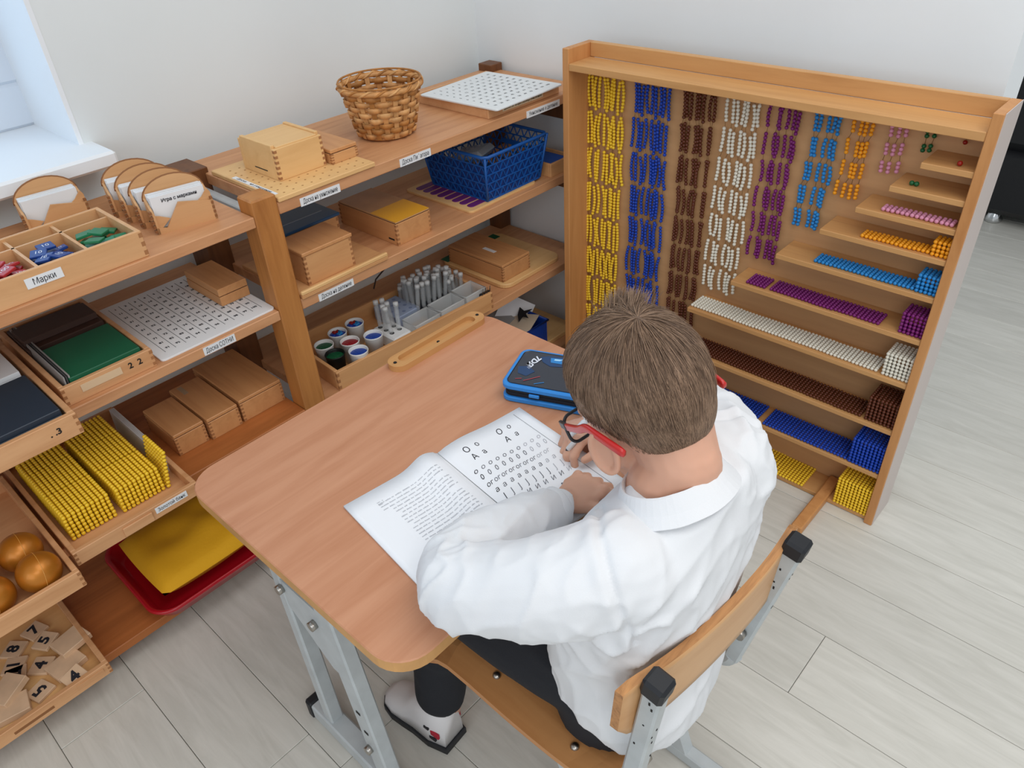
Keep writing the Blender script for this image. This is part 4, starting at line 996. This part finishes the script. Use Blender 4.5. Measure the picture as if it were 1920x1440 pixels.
# ---------------------------------------------------------------- pencil case
pc = thing('pencil_case', 'half open pencil case with bright blue piping and a dark printed lid', 'pencil case', (-0.69, 0.80, TZ))
e1 = Vector((0.925, 0.38, 0)).normalized(); e2 = Vector((e1.y, -e1.x, 0)); o0 = Vector((-0.776, 0.822, TZ)); CL, CWD = 0.19, 0.118
PIPE = mat('blue_piping', (48, 136, 216), .5); CASEP = mat('case_print', (38, 42, 54), .3, coat=.3); CASEIN = mat('case_inside', (20, 24, 34), .7)
def casepoly(ins, r): return rrect(ins, CL - ins, ins, CWD - ins, r, 6)
def caseplate(poly, z0, z1, tilt=0.0):
    b = plate(MB(), poly, z0, z1, .0018); b.v = [tuple(o0 + e1 * v[0] + e2 * v[1] + Vector((0, 0, v[2] + tilt * v[1]))) for v in b.v]; return b
obj('lower_shell', caseplate(casepoly(0, .016), 0.0005, .010), PIPE, pc)
obj('lower_lining', caseplate(casepoly(.004, .013), .0095, .017), CASEIN, pc)
obj('inner_flap', caseplate(casepoly(.006, .012), .016, .0215), mat('case_inner', (34, 40, 46), .6), pc)
lid = obj('lid', caseplate(casepoly(0, .016), .0215, .031, .03), PIPE, pc)
obj('lid_print', caseplate(casepoly(.007, .012), .0305, .0316, .03), CASEP, lid)
def onlid(u, v): return o0 + e1 * u + e2 * v + Vector((0, 0, .0317 + .03 * v))
def lidmb(poly, dz=.0003): return MB().add([onlid(*p) + Vector((0, 0, dz)) for p in poly], [list(range(len(poly)))])
GLOW = mat('print_blue', (40, 130, 200), .35); GLOW2 = mat('print_pale_blue', (170, 220, 250), .35); REDL = mat('print_red', (170, 60, 70), .4); DIM = mat('print_dim_blue', (28, 62, 104), .35)
obj('print_patch', lidmb([(.040, .022), (.055, .014), (.085, .012), (.105, .022), (.095, .040), (.065, .046), (.048, .036)]), DIM, lid)
obj('print_patch', lidmb([(.058, .020), (.085, .017), (.098, .024), (.085, .034), (.062, .034)], .0006), GLOW, lid)
obj('print_patch', lidmb([(.066, .022), (.080, .021), (.076, .026), (.066, .027)], .0009), GLOW2, lid)
obj('print_patch', lidmb([(.012, .06), (.03, .055), (.045, .068), (.035, .085), (.018, .08)]), DIM, lid)
for k, (a, b, c, d) in enumerate(((.035, .100, .058, .080), (.055, .104, .07, .095), (.02, .098, .03, .094))):
    p, q = Vector((a, b)), Vector((c, d)); nn_ = Vector((-(q - p).y, (q - p).x)).normalized() * .0009
    obj('print_line', lidmb([tuple(p - nn_), tuple(q - nn_), tuple(q + nn_), tuple(p + nn_)], .0006), [REDL, GLOW, REDL][k], lid)
ld = (e1 * -.35 + e2 * .94).normalized(); lu = Vector((0, 0, 1)).cross(ld)
obj('lettering', put_text(MB(), '7DЯ', .017, onlid(.033, .038) + Vector((0, 0, .0004)), ld, lu, shear=.2, bold=.0006), WHITEINK, lid)
obj('lettering', put_text(MB(), '///', .010, onlid(.031, .058) + Vector((0, 0, .0004)), ld, lu), WHITEINK, lid)
obj('zip_pull', MB().obox(o0 + e1 * .06 + e2 * (CWD + .001) + Vector((0, 0, .021)), (e1, e2, (0, 0, 1)), (.009, .002, .003), .001), PIPE, pc)

# ---------------------------------------------------------------- the boy
SKIN = mat('skin', (212, 163, 138), .5, .35, var=.05, vscale=14, sss=.12)
SHIRT = mat('white_shirt', (226, 228, 231), .85, .15, bump=.12, bscale=900)
TROU = mat('black_trousers', (28, 30, 36), .85, bump=.2, bscale=500)
HAIRM = bpy.data.materials.new('brown_hair'); HAIRM.use_nodes = True
def _hair():
    nt = HAIRM.node_tree; p = nt.nodes['Principled BSDF']; p.inputs['Roughness'].default_value = .5; p.inputs['Specular IOR Level'].default_value = .35
    h = nt.nodes.new('ShaderNodeHairInfo'); r = nt.nodes.new('ShaderNodeValToRGB')
    r.color_ramp.elements[0].color = lin((84, 64, 50)); r.color_ramp.elements[1].color = lin((152, 124, 101))
    nt.links.new(h.outputs['Random'], r.inputs['Fac']); nt.links.new(r.outputs['Color'], p.inputs['Base Color'])
_hair()
HAIRB = mat('scalp_hair', (102, 82, 67), .7)
HC = Vector((-0.375, 0.588, 0.826)); HS = .96
yaw, pit, rol = math.radians(-17), math.radians(30), math.radians(-9)
F0 = Vector((-math.cos(yaw), -math.sin(yaw), 0)); L0 = Vector((math.sin(yaw), -math.cos(yaw), 0)); U0 = Vector((0, 0, 1))
HF = F0 * math.cos(pit) - U0 * math.sin(pit); _U = F0 * math.sin(pit) + U0 * math.cos(pit)
HL = L0 * math.cos(rol) + _U * math.sin(rol); HU = _U * math.cos(rol) - L0 * math.sin(rol)
HAX = (HF, HL, HU)
def hp(f, l, u): return HC + (HF * f + HL * l + HU * u) * HS
def remeshed(name, mb, voxel, iters=4, fac=.5):
    me = mb.mesh('tmp', SKIN); o = bpy.data.objects.new('tmp', me); COL.objects.link(o)
    r = o.modifiers.new('r', 'REMESH'); r.mode = 'VOXEL'; r.voxel_size = voxel; r.use_smooth_shade = True
    if iters: s = o.modifiers.new('s', 'SMOOTH'); s.factor = fac; s.iterations = iters
    dg = bpy.context.evaluated_depsgraph_get(); dg.update()
    out = bpy.data.meshes.new_from_object(o.evaluated_get(dg)); bpy.data.objects.remove(o); bpy.data.meshes.remove(me)
    out.name = name; out.polygons.foreach_set('use_smooth', [True] * len(out.polygons)); return out
def limb(mb, pts, rs, n=18):
    pts = [Vector(p) for p in pts]
    mb.tube(pts, list(rs), n)
    for p, r in ((pts[0], rs[0]), (pts[-1], rs[-1])): mb.sph(p, r, n, 10)
    for p, r in zip(pts[1:-1], rs[1:-1]): mb.sph(p, r, n, 10)
    return mb
def spline(pts, rs, k=5):
    P_ = [Vector(p) for p in pts]; out = []; ro = []
    for i in range(len(P_) - 1):
        p0 = P_[max(i - 1, 0)]; p1 = P_[i]; p2 = P_[i + 1]; p3 = P_[min(i + 2, len(P_) - 1)]
        for j in range(k):
            t = j / k; out.append(.5 * ((2 * p1) + (p2 - p0) * t + (2 * p0 - 5 * p1 + 4 * p2 - p3) * t * t + (3 * p1 - p0 - 3 * p2 + p3) * t ** 3)); ro.append(rs[i] + (rs[i + 1] - rs[i]) * t)
    out.append(P_[-1]); ro.append(rs[-1]); return out, ro
def softlimb(mb, pts, rs, n=20):
    a, b = spline(pts, rs); mb.tube(a, b, n); mb.sph(a[0], b[0], n, 10); mb.sph(a[-1], b[-1], n, 10); return mb
def loftz(mb, secs, n=36, e=2.4):
    vs = []; fs = []
    for (z, cx, cy, a, b) in secs:
        for k in range(n):
            t = 2 * PI * k / n; c, s = math.cos(t), math.sin(t)
            vs.append((cx + a * math.copysign(abs(c) ** (2 / e), c), cy + b * math.copysign(abs(s) ** (2 / e), s), z))
    for i in range(len(secs) - 1):
        for k in range(n): fs.append((i * n + k, i * n + (k + 1) % n, (i + 1) * n + (k + 1) % n, (i + 1) * n + k))
    fs.append(list(range(n))[::-1]); fs.append(list(range((len(secs) - 1) * n, len(secs) * n)))
    return mb.add(vs, fs)
boy = thing('person', 'boy in a white shirt writing at the school table', 'person', (-0.40, 0.565, 0))
BM = ROOTM[boy.name].inverted()
def bpart(name, me, mats, parent=None):
    me.transform(BM); me.materials.clear()
    for m in (mats if isinstance(mats, list) else [mats]): me.materials.append(m)
    return link(name, me, parent or boy)

# body: head, neck, trunk, arms with hands in one surface
bm_ = MB(); A = HAX; S = HS
for (c, r) in (((-.005, 0, .02), (.093, .071, .084)), ((-.034, 0, -.015), (.052, .058, .056)), ((.035, 0, -.04), (.054, .057, .062)), ((.045, 0, -.085), (.040, .042, .028)), ((.070, 0, -.100), (.020, .020, .017)),
               ((.055, .034, -.055), (.027, .026, .028)), ((.055, -.034, -.055), (.027, .026, .028)), ((.072, 0, .0), (.022, .05, .018)), ((.096, 0, -.045), (.013, .012, .010)), ((.092, 0, -.03), (.010, .007, .022)),
               ((.082, 0, -.072), (.012, .020, .006)), ((.081, 0, -.081), (.012, .018, .006))):
    bm_.sph(hp(*c), [v * S for v in r], 24, 16, A)
for s in (1, -1):   # ears: a thin cupped disc with a rolled helix
    eo = (HL * s * .90 - HF * .42).normalized(); eu = (HU * .97 + HF * -.15).normalized(); ew = eu.cross(eo).normalized(); eo = ew.cross(eu)
    ec = hp(-.008, s * .078, -.030)
    bm_.sph(ec - eo * .002, (.0128, .0235, .0036), 16, 12, (ew, eu, eo)); bm_.sph(ec - HL * s * .008, (.008, .017, .009), 14, 10, (ew, eu, eo))
    hel = [ec + ew * (.0148 * math.cos(t)) + eu * (.0252 * math.sin(t)) * (1 if math.sin(t) > 0 else 1.05) + eo * .002 for t in [2 * PI * k / 20 for k in range(20)]]
    bm_.tube(hel, .0042, 8, closed=True)
nb = Vector((-0.312, 0.565, 0.747))
limb(bm_, [hp(-.028, 0, -.05), (hp(-.040, 0, -.085) + nb) / 2 + Vector((0, 0, .012)), nb, nb + Vector((-.02, 0, -.05))], [.048, .0445, .0475, .046])
loftz(bm_, [(.36, -.345, .565, .07, .12), (.5, -.34, .566, .078, .11), (.62, -.322, .568, .075, .125), (.70, -.31, .571, .055, .115), (.745, -.30, .576, .045, .06)])
LA = [(-.305, .47, .695), (-.375, .405, .665), (-.472, .366, .622), (-.486, .43, .613), (-.482, .50, .608), (-.478, .565, .604)]
RA = [(-.305, .68, .70), (-.37, .75, .67), (-.455, .815, .625), (-.50, .785, .614), (-.535, .745, .608)]
softlimb(bm_, LA, [.045, .040, .034, .032, .027, .020]); softlimb(bm_, RA, [.045, .040, .034, .032, .021])
def hand(mb, w, h, up, th, curl, spread=.0165, k=1.0):
    """w wrist, h pointing direction, up back of the hand, th +1/-1 side the thumb leaves from"""
    h = Vector(h).normalized(); up = Vector(up); up = (up - h * up.dot(h)).normalized(); sd = h.cross(up) * th; w = Vector(w)
    ax = (h, sd, up)
    limb(mb, [w - h * .012, w + h * .006], [.0185 * k, .018 * k])
    mb.sph(w + h * .034 * k, (.034 * k, .029 * k, .0135 * k), 20, 12, ax); mb.sph(w + h * .050 * k, (.020 * k, .031 * k, .0115 * k), 20, 12, ax); mb.sph(w + h * .024 * k + sd * .016 * k - up * .004, (.022 * k, .014 * k, .013 * k), 14, 10, ax)
    for i in range(4):
        off = (1.5 - i) * spread * k; ln = (.95, 1.05, 1.0, .82)[i] * k; c = curl[i]
        d = (h + sd * off * 2.2).normalized(); p = w + h * (.060 * k - abs(i - 1.2) * .002) + sd * off + up * .001; pts = [p - h * .02, p]; a = 0
        mb.sph(p + up * .003, (.0085 * k,) * 3, 10, 8)
        for q, L in enumerate((.029, .019, .015)):
            a += math.radians(c[q]); p = p + (d * math.cos(a) - up * math.sin(a)) * L * ln; pts.append(p)
        limb(mb, pts, [.0078 * k, .0076 * k, .0070 * k, .0064 * k, .0056 * k], 10)
    p = w + h * .018 * k + sd * .022 * k - up * .004; pts = [p - sd * .008, p]
    for (f, s_, d_, L) in ((.62, .75, -.18, .026), (.92, .18, -.30, .022), (.95, -.25, -.25, .016)):
        p = p + (h * f + sd * s_ + up * d_).normalized() * L * k; pts.append(p)
    limb(mb, pts, [.010 * k, .0095 * k, .0085 * k, .0078 * k, .0064 * k], 10)
hand(bm_, (-.477, .567, .606), (.10, .99, -.06), (-.10, .0, 1), 1, [(35, 45, 35), (32, 50, 38), (30, 52, 40), (28, 48, 38)])
hand(bm_, (-.537, .742, .607), (-.30, -.95, -.06), (-.25, .1, .97), -1, [(38, 48, 20), (42, 52, 30), (50, 58, 40), (55, 60, 45)], k=.97)
softlimb(bm_, [(-.345, .505, .405), (-.50, .485, .405), (-.64, .472, .40)], [.055, .052, .045]); softlimb(bm_, [(-.64, .472, .40), (-.655, .455, .25), (-.66, .44, .07)], [.044, .042, .032])
softlimb(bm_, [(-.345, .635, .405), (-.50, .65, .405), (-.64, .66, .40)], [.055, .052, .045]); softlimb(bm_, [(-.64, .66, .40), (-.67, .64, .25), (-.70, .62, .07)], [.044, .042, .032])
bpart('body', remeshed('body', bm_, .0026, 3), SKIN)
for s in (1, -1):
    obj('eye', MB().sph(hp(.078, s * .030, -.012), .0125, 14, 10), [mat('eye_white', (236, 234, 230), .2)], boy)
    obj('iris', MB().sph(hp(.0872, s * .030, -.015), .0050, 10, 8), mat('iris', (70, 60, 50), .2), boy)
obj('lips', MB().sph(hp(.0905, 0, -.0765), [.006, .019, .0055], 14, 8, HAX), mat('lips', (190, 110, 104), .5), boy)

# shirt
sm_ = MB()
loftz(sm_, [(.344, -.300, .572, .062, .104), (.362, -.308, .568, .075, .120), (.40, -.322, .565, .089, .138), (.44, -.335, .565, .097, .143), (.50, -.340, .565, .100, .144), (.56, -.334, .566, .097, .147), (.63, -.322, .569, .093, .155),
            (.675, -.314, .571, .084, .156), (.708, -.308, .574, .071, .138), (.733, -.302, .577, .060, .100), (.752, -.298, .579, .053, .066)], 44)
softlimb(sm_, [(-.308, .468, .690), (-.365, .412, .668), (-.425, .378, .645), (-.472, .366, .630), (-.492, .405, .622), (-.489, .46, .617), (-.483, .515, .611), (-.479, .553, .606)], [.063, .060, .055, .051, .051, .046, .039, .028], 24)
softlimb(sm_, [(-.305, .678, .698), (-.36, .738, .680), (-.415, .79, .650), (-.455, .81, .632), (-.492, .793, .620), (-.515, .768, .613), (-.529, .752, .609)], [.063, .060, .055, .051, .044, .036, .028], 24)
me = remeshed('shirt', sm_, .0036, 5)
vs_ = [v.co.copy() for v in me.vertices]; ns_ = [v.normal.copy() for v in me.vertices]
ELL = Vector((-.472, .366, .63)); UAL = Vector((-.29, .45, .62)); SHR = Vector((-.31, .69, .72)); SHL = Vector((-.31, .46, .72))
SEAMS = [(Vector((-.308, .468, .690)), Vector((-.057, -.056, -.022)).normalized()), (Vector((-.305, .678, .698)), Vector((-.055, .060, -.018)).normalized())]
def fold(p, d, f, seed):      # ridged folds running along d
    d = Vector(d).normalized(); q = p - d * (p.dot(d) * .80); nz = noise.noise(q * f + Vector((seed, seed * .7, -seed))); r_ = max(0.0, 1 - abs(nz) * 2.6); return (r_ ** 1.6 * 1.4 - .35) * .68
for i, v in enumerate(me.vertices):
    p = vs_[i]; a = 0
    a += .0042 * fold(p, (.25, .9, .45), 15, 1.3); a += .0022 * fold(p, (.1, .3, 1), 24, 4.1)
    wE = math.exp(-((p - ELL).length / .075) ** 2); a += .0075 * wE * fold(p, (.25, .3, 1), 28, 9.2)
    wA = math.exp(-((p - UAL).length / .10) ** 2); a += .0085 * wA * fold(p, (-.4, .8, .35), 22, 2.7)
    wR = math.exp(-((p - SHR).length / .09) ** 2); a += .0085 * wR * fold(p, (-.7, .6, -.1), 24, 6.6)
    wH = max(0, min(1, (.50 - p.z) / .12)); a += .0065 * wH * fold(p, (-.15, .1, 1), 14, 3.3)
    for (S_, D_) in SEAMS:
        t = (p - S_).dot(D_)
        if -.02 < t < .06 and (p - S_ - D_ * t).length < .085: a += -.0042 * math.exp(-((t - .010) / .0045) ** 2) + .0026 * math.exp(-((t - .021) / .008) ** 2)
    v.co = p + ns_[i] * (a - .001)
shirt = bpart('shirt', me, SHIRT)
# armhole seam and cuffs, collar
CEN = Vector((-.314, .567, .749)); cn = Vector((-.42, .05, .91)).normalized(); cu_ = Vector((0, 1, 0)).cross(cn).normalized(); cv_ = cn.cross(cu_)
def ring(rx, ry, h, t): return CEN + cu_ * (rx * math.cos(t)) + cv_ * (ry * math.sin(t)) + cn * h
m = MB(); n = 48; prof = [(.0515, .056, -.014), (.052, .057, .004), (.0525, .058, .0085), (.054, .0595, .010), (.056, .0615, .0085), (.064, .070, -.007), (.071, .079, -.019), (.0695, .0775, -.0205), (.062, .068, -.008), (.054, .060, .0055), (.053, .058, -.012)]
gap = .14; vs = []; fs = []
for i in range(n + 1):
    t = PI + gap + (2 * PI - 2 * gap) * i / n
    fr_ = abs(i / n - .5) * 2
    for (rx, ry, h) in prof:
        q = ring(rx, ry, h, t)
        if h < 0 and rx > .07: q += -HU * 0 + (q - CEN).normalized() * (.018 * max(0, fr_ - .6) / .4) - Vector((0, 0, .010)) * max(0, fr_ - .6)
        vs.append(q + Vector((0, 0, .0015 * noise.noise(q * 40))))
L_ = len(prof)
for i in range(n):
    for k in range(L_): fs.append((i * L_ + k, i * L_ + (k + 1) % L_, (i + 1) * L_ + (k + 1) % L_, (i + 1) * L_ + k))
fs += [list(range(L_)), list(range(n * L_, (n + 1) * L_))[::-1]]
obj('collar', m.add(vs, fs, False), SHIRT, shirt)
obj('collar_lining', MB().tube([ring(.0535, .0595, .009, PI - .55 + k * .06) for k in range(9)], .0035, 6), mat('navy_lining', (34, 42, 70), .8), shirt)
for (p, q, r) in (((-.4805, .541, .6075), (-.4775, .562, .6050), .0295), ((-.5255, .757, .6105), (-.5335, .7475, .6085), .0292)):
    p = Vector(p); q = Vector(q); obj('cuff', MB().tube([p, p.lerp(q, .1), p.lerp(q, .9), q], [r * .94, r, r, r * .93], 24), SHIRT, shirt)

# trousers and shoes
tm_ = MB()
loftz(tm_, [(.340, -.345, .565, .085, .135), (.40, -.345, .565, .09, .140), (.46, -.342, .565, .085, .13)])
softlimb(tm_, [(-.35, .500, .405), (-.50, .482, .405), (-.61, .474, .402), (-.645, .470, .385)], [.072, .068, .060, .056]); softlimb(tm_, [(-.645, .470, .385), (-.655, .455, .25), (-.662, .442, .122)], [.056, .051, .049])
softlimb(tm_, [(-.35, .640, .405), (-.50, .652, .405), (-.61, .660, .402), (-.645, .662, .385)], [.072, .068, .060, .056]); softlimb(tm_, [(-.645, .662, .385), (-.67, .642, .25), (-.70, .622, .135)], [.056, .051, .048])
me = remeshed('trousers', tm_, .006, 4)
for v in me.vertices: v.co += v.normal * (.004 * fold(v.co, (.8, .1, -.4), 16, 5.5) - .002)
bpart('trousers', me, TROU)
for (sx, sy, rz, nm) in ((-.632, .428, .08, ''), (-.675, .612, -.05, '')):
    R_ = Matrix.Translation((sx, sy, 0)) @ Matrix.Rotation(rz, 4, 'Z')
    W_ = lambda p: R_ @ Vector(p)
    prof = [(.006, .024, .095, 0), (-.03, .033, .108, 0), (-.07, .032, .092, .0), (-.095, .034, .060, 0), (-.122, .035, .046, 0), (-.146, .029, .036, 0), (-.160, .014, .026, 0)]
    m = MB(); n = 18; vs = []; fs = []
    for (x, hw, ht, _) in prof:
        for k in range(n):
            t = 2 * PI * k / n; c, s = math.cos(t), math.sin(t)
            vs.append(W_((x, hw * math.copysign(abs(c) ** .75, c), .018 + max(0, (ht - .018) * math.copysign(abs(s) ** .8, s)) if s > 0 else .018)))
    for i in range(len(prof) - 1):
        for k in range(n): fs.append((i * n + k, i * n + (k + 1) % n, (i + 1) * n + (k + 1) % n, (i + 1) * n + k))
    fs += [list(range(n))[::-1], list(range((len(prof) - 1) * n, len(prof) * n))]
    sh = obj('shoe', m.add(vs, fs, True), mat('white_shoe', (222, 220, 220), .6), boy)
    sole = [(p[0] + .004 * (1 if i == 0 else 0), p[1] + .003) for i, p in enumerate(prof)]
    poly = [(x, y) for (x, y) in sole] + [(x, -y) for (x, y) in sole[::-1]]
    b = plate(MB(), poly, .0005, .019, .002); b.v = [tuple(W_(v)) for v in b.v]; obj('sole', b, BLACK, sh)
    for q, (x, z, hh_, wv, c) in enumerate(((-.012, .050, .012, .020, (170, 26, 48)), (-.018, .034, .008, .016, (30, 28, 32)), (-.03, .058, .006, .012, (30, 28, 32)))):
        for s in (1, -1):
            yy = s * (.0285 + .001 * q)
            obj('patch', MB().obox(W_((x, yy, z)), ((R_.to_3x3() @ Vector((1, 0, 0))), (R_.to_3x3() @ Vector((0, 1, 0))), (0, 0, 1)), (wv / 2, .0025, hh_ / 2), .001), mat('shoe_patch_%d' % q, c, .6), sh)
    obj('patch', MB().obox(W_((.001, 0, .042)), ((R_.to_3x3() @ Vector((1, 0, 0))), (R_.to_3x3() @ Vector((0, 1, 0))), (0, 0, 1)), (.002, .013, .014), .001), mat('shoe_patch_0', (170, 26, 48), .6), sh)
    obj('patch', MB().obox(W_((.003, 0, .040)), ((R_.to_3x3() @ Vector((1, 0, 0))), (R_.to_3x3() @ Vector((0, 1, 0))), (0, 0, 1)), (.001, .007, .005), .0005), PAPER, sh)

# hair: close cap plus strands
import numpy as np
rng = np.random.default_rng(5)
BND = [(-.12, -.086), (-.06, -.086), (-.040, -.064), (-.024, -.030), (-.012, -.006), (.02, .004), (.045, .02), (.062, .05), (.085, .066), (.12, .07)]
def hbound(f, l): 
    b = np.interp(f, [a for a, _ in BND], [c for _, c in BND])
    return b + (0.022 if f < -.03 else 0) * max(0, abs(l) - .012) / .04
def surf(dv, k=0.0):
    """outer head surface in direction dv from the cranium centre (head axes)"""
    f, l, u = dv
    a = 1 / math.sqrt((f / (.0935 + k)) ** 2 + (l / (.0715 + k)) ** 2 + (u / (.0845 + k)) ** 2)
    # lower back of the skull
    c2 = (-.029, 0, -.035); r2 = (.0525 + k, .0585 + k, .0565 + k)
    o = [-c / r for c, r in zip(c2, r2)]; d = [v / r for v, r in zip(dv, r2)]
    A_ = sum(v * v for v in d); B_ = sum(v * w for v, w in zip(o, d)); C_ = sum(v * v for v in o) - 1; D_ = B_ * B_ - A_ * C_
    if D_ > 0: a = max(a, (-B_ + math.sqrt(D_)) / A_)
    return (f * a - .005, l * a, u * a + .02)
def thick(dd): return -.0004 + .0058 * max(0, min(1, (dd - .008) / .055))
m = MB(); vs = []; fs = []; keep = []
NU, NV = 56, 36
for i in range(NV + 1):
    t = PI * (i + .02) / (NV + .04)
    for k in range(NU):
        a = 2 * PI * k / NU; dv = (math.sin(t) * math.cos(a), math.sin(t) * math.sin(a), math.cos(t))
        p = surf(dv); dd = p[2] - hbound(p[0], p[1]); th = thick(dd)
        p = surf(dv, th); vs.append(hp(*p)); keep.append(dd > .010)
for i in range(NV):
    for k in range(NU):
        q = (i * NU + k, i * NU + (k + 1) % NU, (i + 1) * NU + (k + 1) % NU, (i + 1) * NU + k)
        if all(keep[j] for j in q): fs.append(q)
hair = obj('hair', m.add(vs, fs, True), HAIRB, boy)
WH = Vector((-.050, -.004, .088)); roots = []; PTS = 5; pos = []; rad_ = []
def strand(f, l, u, nrm, kind):
    p = Vector((f, l, u)); away = p - WH; away -= nrm * away.dot(nrm)
    dist = away.length; away = away.normalized() if dist > 1e-5 else Vector((1, 0, 0))
    hgt = max(0, min(1, (u - hbound(f, l)) / .075))
    ln = (.0040 + .027 * hgt) * rng.uniform(.75, 1.15); lift = .10 + .22 * hgt * max(0, 1 - dist / .09)
    down = Vector((-.05, 0, -1)) - nrm * Vector((-.05, 0, -1)).dot(nrm)
    d = (away * 1.0 + (down * .55 if f < .03 else Vector((.6, 0, .1))) + Vector(rng.normal(0, .10, 3))).normalized()
    if kind == 'tuft':
        d = (Vector((.60, -.75, .10)) + Vector(rng.normal(0, .14, 3))).normalized(); lift = rng.uniform(.28, .75); ln = rng.uniform(.020, .034)
    q = p.copy(); dirn = (d + nrm * lift).normalized(); seg = ln / (PTS - 1)
    for j in range(PTS):
        pos.extend(hp(q.x, q.y, q.z)); rad_.append(.00042 * (.62 + .38 * min(1, hgt * 2.5)) * (1 - .65 * j / (PTS - 1)))
        dirn = (dirn + (-nrm * (.16 if kind != 'tuft' else -.02)) + down * .05).normalized()
        q = q + dirn * seg
        if kind != 'tuft':   # keep the strand outside the cap
            e = Vector((q.x + .005, q.y, q.z - .02)); dq = Vector(surf(e.normalized())); s_ = surf(e.normalized(), thick(dq.z - hbound(dq.x, dq.y)) + .0007); s_ = Vector(s_) - Vector((-.005, 0, .02))
            if e.length < s_.length: q = Vector((-.005, 0, .02)) + e.normalized() * (s_.length + .0004)
cnt_ = 0
while cnt_ < 22000:
    v = rng.normal(0, 1, 3); v /= np.linalg.norm(v); v = tuple(float(x) for x in v)
    p = surf(v)
    dd = p[2] - hbound(p[0], p[1])
    if dd < -.006 or (dd < .034 and rng.uniform() > .05 + (dd + .006) / .040): continue
    p = surf(v, max(0, thick(dd)))
    nrm = Vector(((p[0] + .005) / .0935 ** 2, p[1] / .0715 ** 2, (p[2] - .02) / .0845 ** 2)).normalized()
    strand(*p, nrm, ''); cnt_ += 1
for k in range(520):
    v = Vector((rng.normal(-.02, .15), rng.normal(-.26, .13), .95)).normalized(); p = surf(tuple(v), .004)
    nrm = Vector(((p[0] + .005) / .0935 ** 2, p[1] / .0715 ** 2, (p[2] - .02) / .0845 ** 2)).normalized(); strand(*p, nrm, 'tuft'); cnt_ += 1
hcv = bpy.data.hair_curves.new('hair_strands'); hcv.add_curves([PTS] * cnt_)
pa = np.array(pos, dtype=np.float32).reshape(-1, 3) - np.array(boy.location, dtype=np.float32)
hcv.attributes['position'].data.foreach_set('vector', pa.ravel())
ra = hcv.attributes.get('radius') or hcv.attributes.new('radius', 'FLOAT', 'POINT'); ra.data.foreach_set('value', np.array(rad_, dtype=np.float32))
hcv.materials.append(HAIRM)
tag(link('hair_strands', hcv, hair), kind='stuff')

# glasses on the boy's face
GR = mat('glasses_red', (196, 38, 36), .35, coat=.3); GD = mat('glasses_dark', (46, 48, 52), .4)
gl = thing('glasses', 'glasses with red temples and dark rims on the boy\'s face', 'glasses', HC)
for s in (1, -1):
    tmpl = [hp(.070, s * .0735, -.006), hp(.030, s * .0790, -.003), hp(.002, s * .0815, .002), hp(-.020, s * .0815, -.008), hp(-.050, s * .0780, -.028)]
    t_ = MB(); pts, _r = spline(tmpl, [1] * 5, 5); vs = []; fs = []; NP = len(pts)
    for i, p in enumerate(pts):
        d = (pts[min(i + 1, NP - 1)] - pts[max(i - 1, 0)]).normalized(); sd = d.cross(HU).normalized(); uu = sd.cross(d)
        w_ = .0019 + .0009 * (i / NP); h_ = .0046 + .0012 * (i / NP) - (.002 if i == NP - 1 else 0)
        for (a_, b_) in ((-1, -.7), (-.6, -1), (.6, -1), (1, -.7), (1, .7), (.6, 1), (-.6, 1), (-1, .7)): vs.append(p + sd * (a_ * w_) + uu * (b_ * h_))
    for i in range(NP - 1):
        for k in range(8): fs.append((i * 8 + k, i * 8 + (k + 1) % 8, (i + 1) * 8 + (k + 1) % 8, (i + 1) * 8 + k))
    fs += [list(range(8))[::-1], list(range((NP - 1) * 8, NP * 8))]; t_.add(vs, fs, True)
    obj('temple', t_, GR, gl)
    obj('hinge', MB().bar(hp(.071, s * .0733, -.006), hp(.098, s * .066, -.008), .0045, .010, HU, .001), GD, gl)
    pl = [hp(.098 - .02 * (abs(x) / .06) ** 2 * .4, s * .036 + x, -.020 + y) for (x, y) in rrect(-.028, .028, -.020, .018, .012, 6)]
    rim = obj('rim', MB().tube(pl, .0021, 8, closed=True), GD, gl)
    cxy = sum(pl, Vector()) / len(pl)
    obj('lens', MB().add(pl + [p + HF * .0008 for p in pl], [list(range(len(pl))), list(range(len(pl), 2 * len(pl)))[::-1]]), mat('lens_glass', (245, 250, 255), .03, trans=1, ior=1.05), rim)
obj('bridge', MB().tube([hp(.097, .010, -.012), hp(.102, 0, -.008), hp(.097, -.010, -.012)], .002, 8), GD, gl)

# pen in the right hand
pd = Vector((.45, .30, .85)).normalized(); pt = Vector((-.553, .664, .5875))
pen = thing('pen', 'white pen in the boy\'s right hand touching the page', 'pen', pt)
obj('barrel', MB().tube([pt + pd * .012, pt + pd * .125], .0042, 12), mat('pen_white', (236, 236, 236), .3), pen)
obj('tip', MB().tube([pt, pt + pd * .012], [.0008, .0036], 12), GD, pen)
obj('pen_cap', MB().tube([pt + pd * .122, pt + pd * .130], .0045, 12), PIPE, pen)
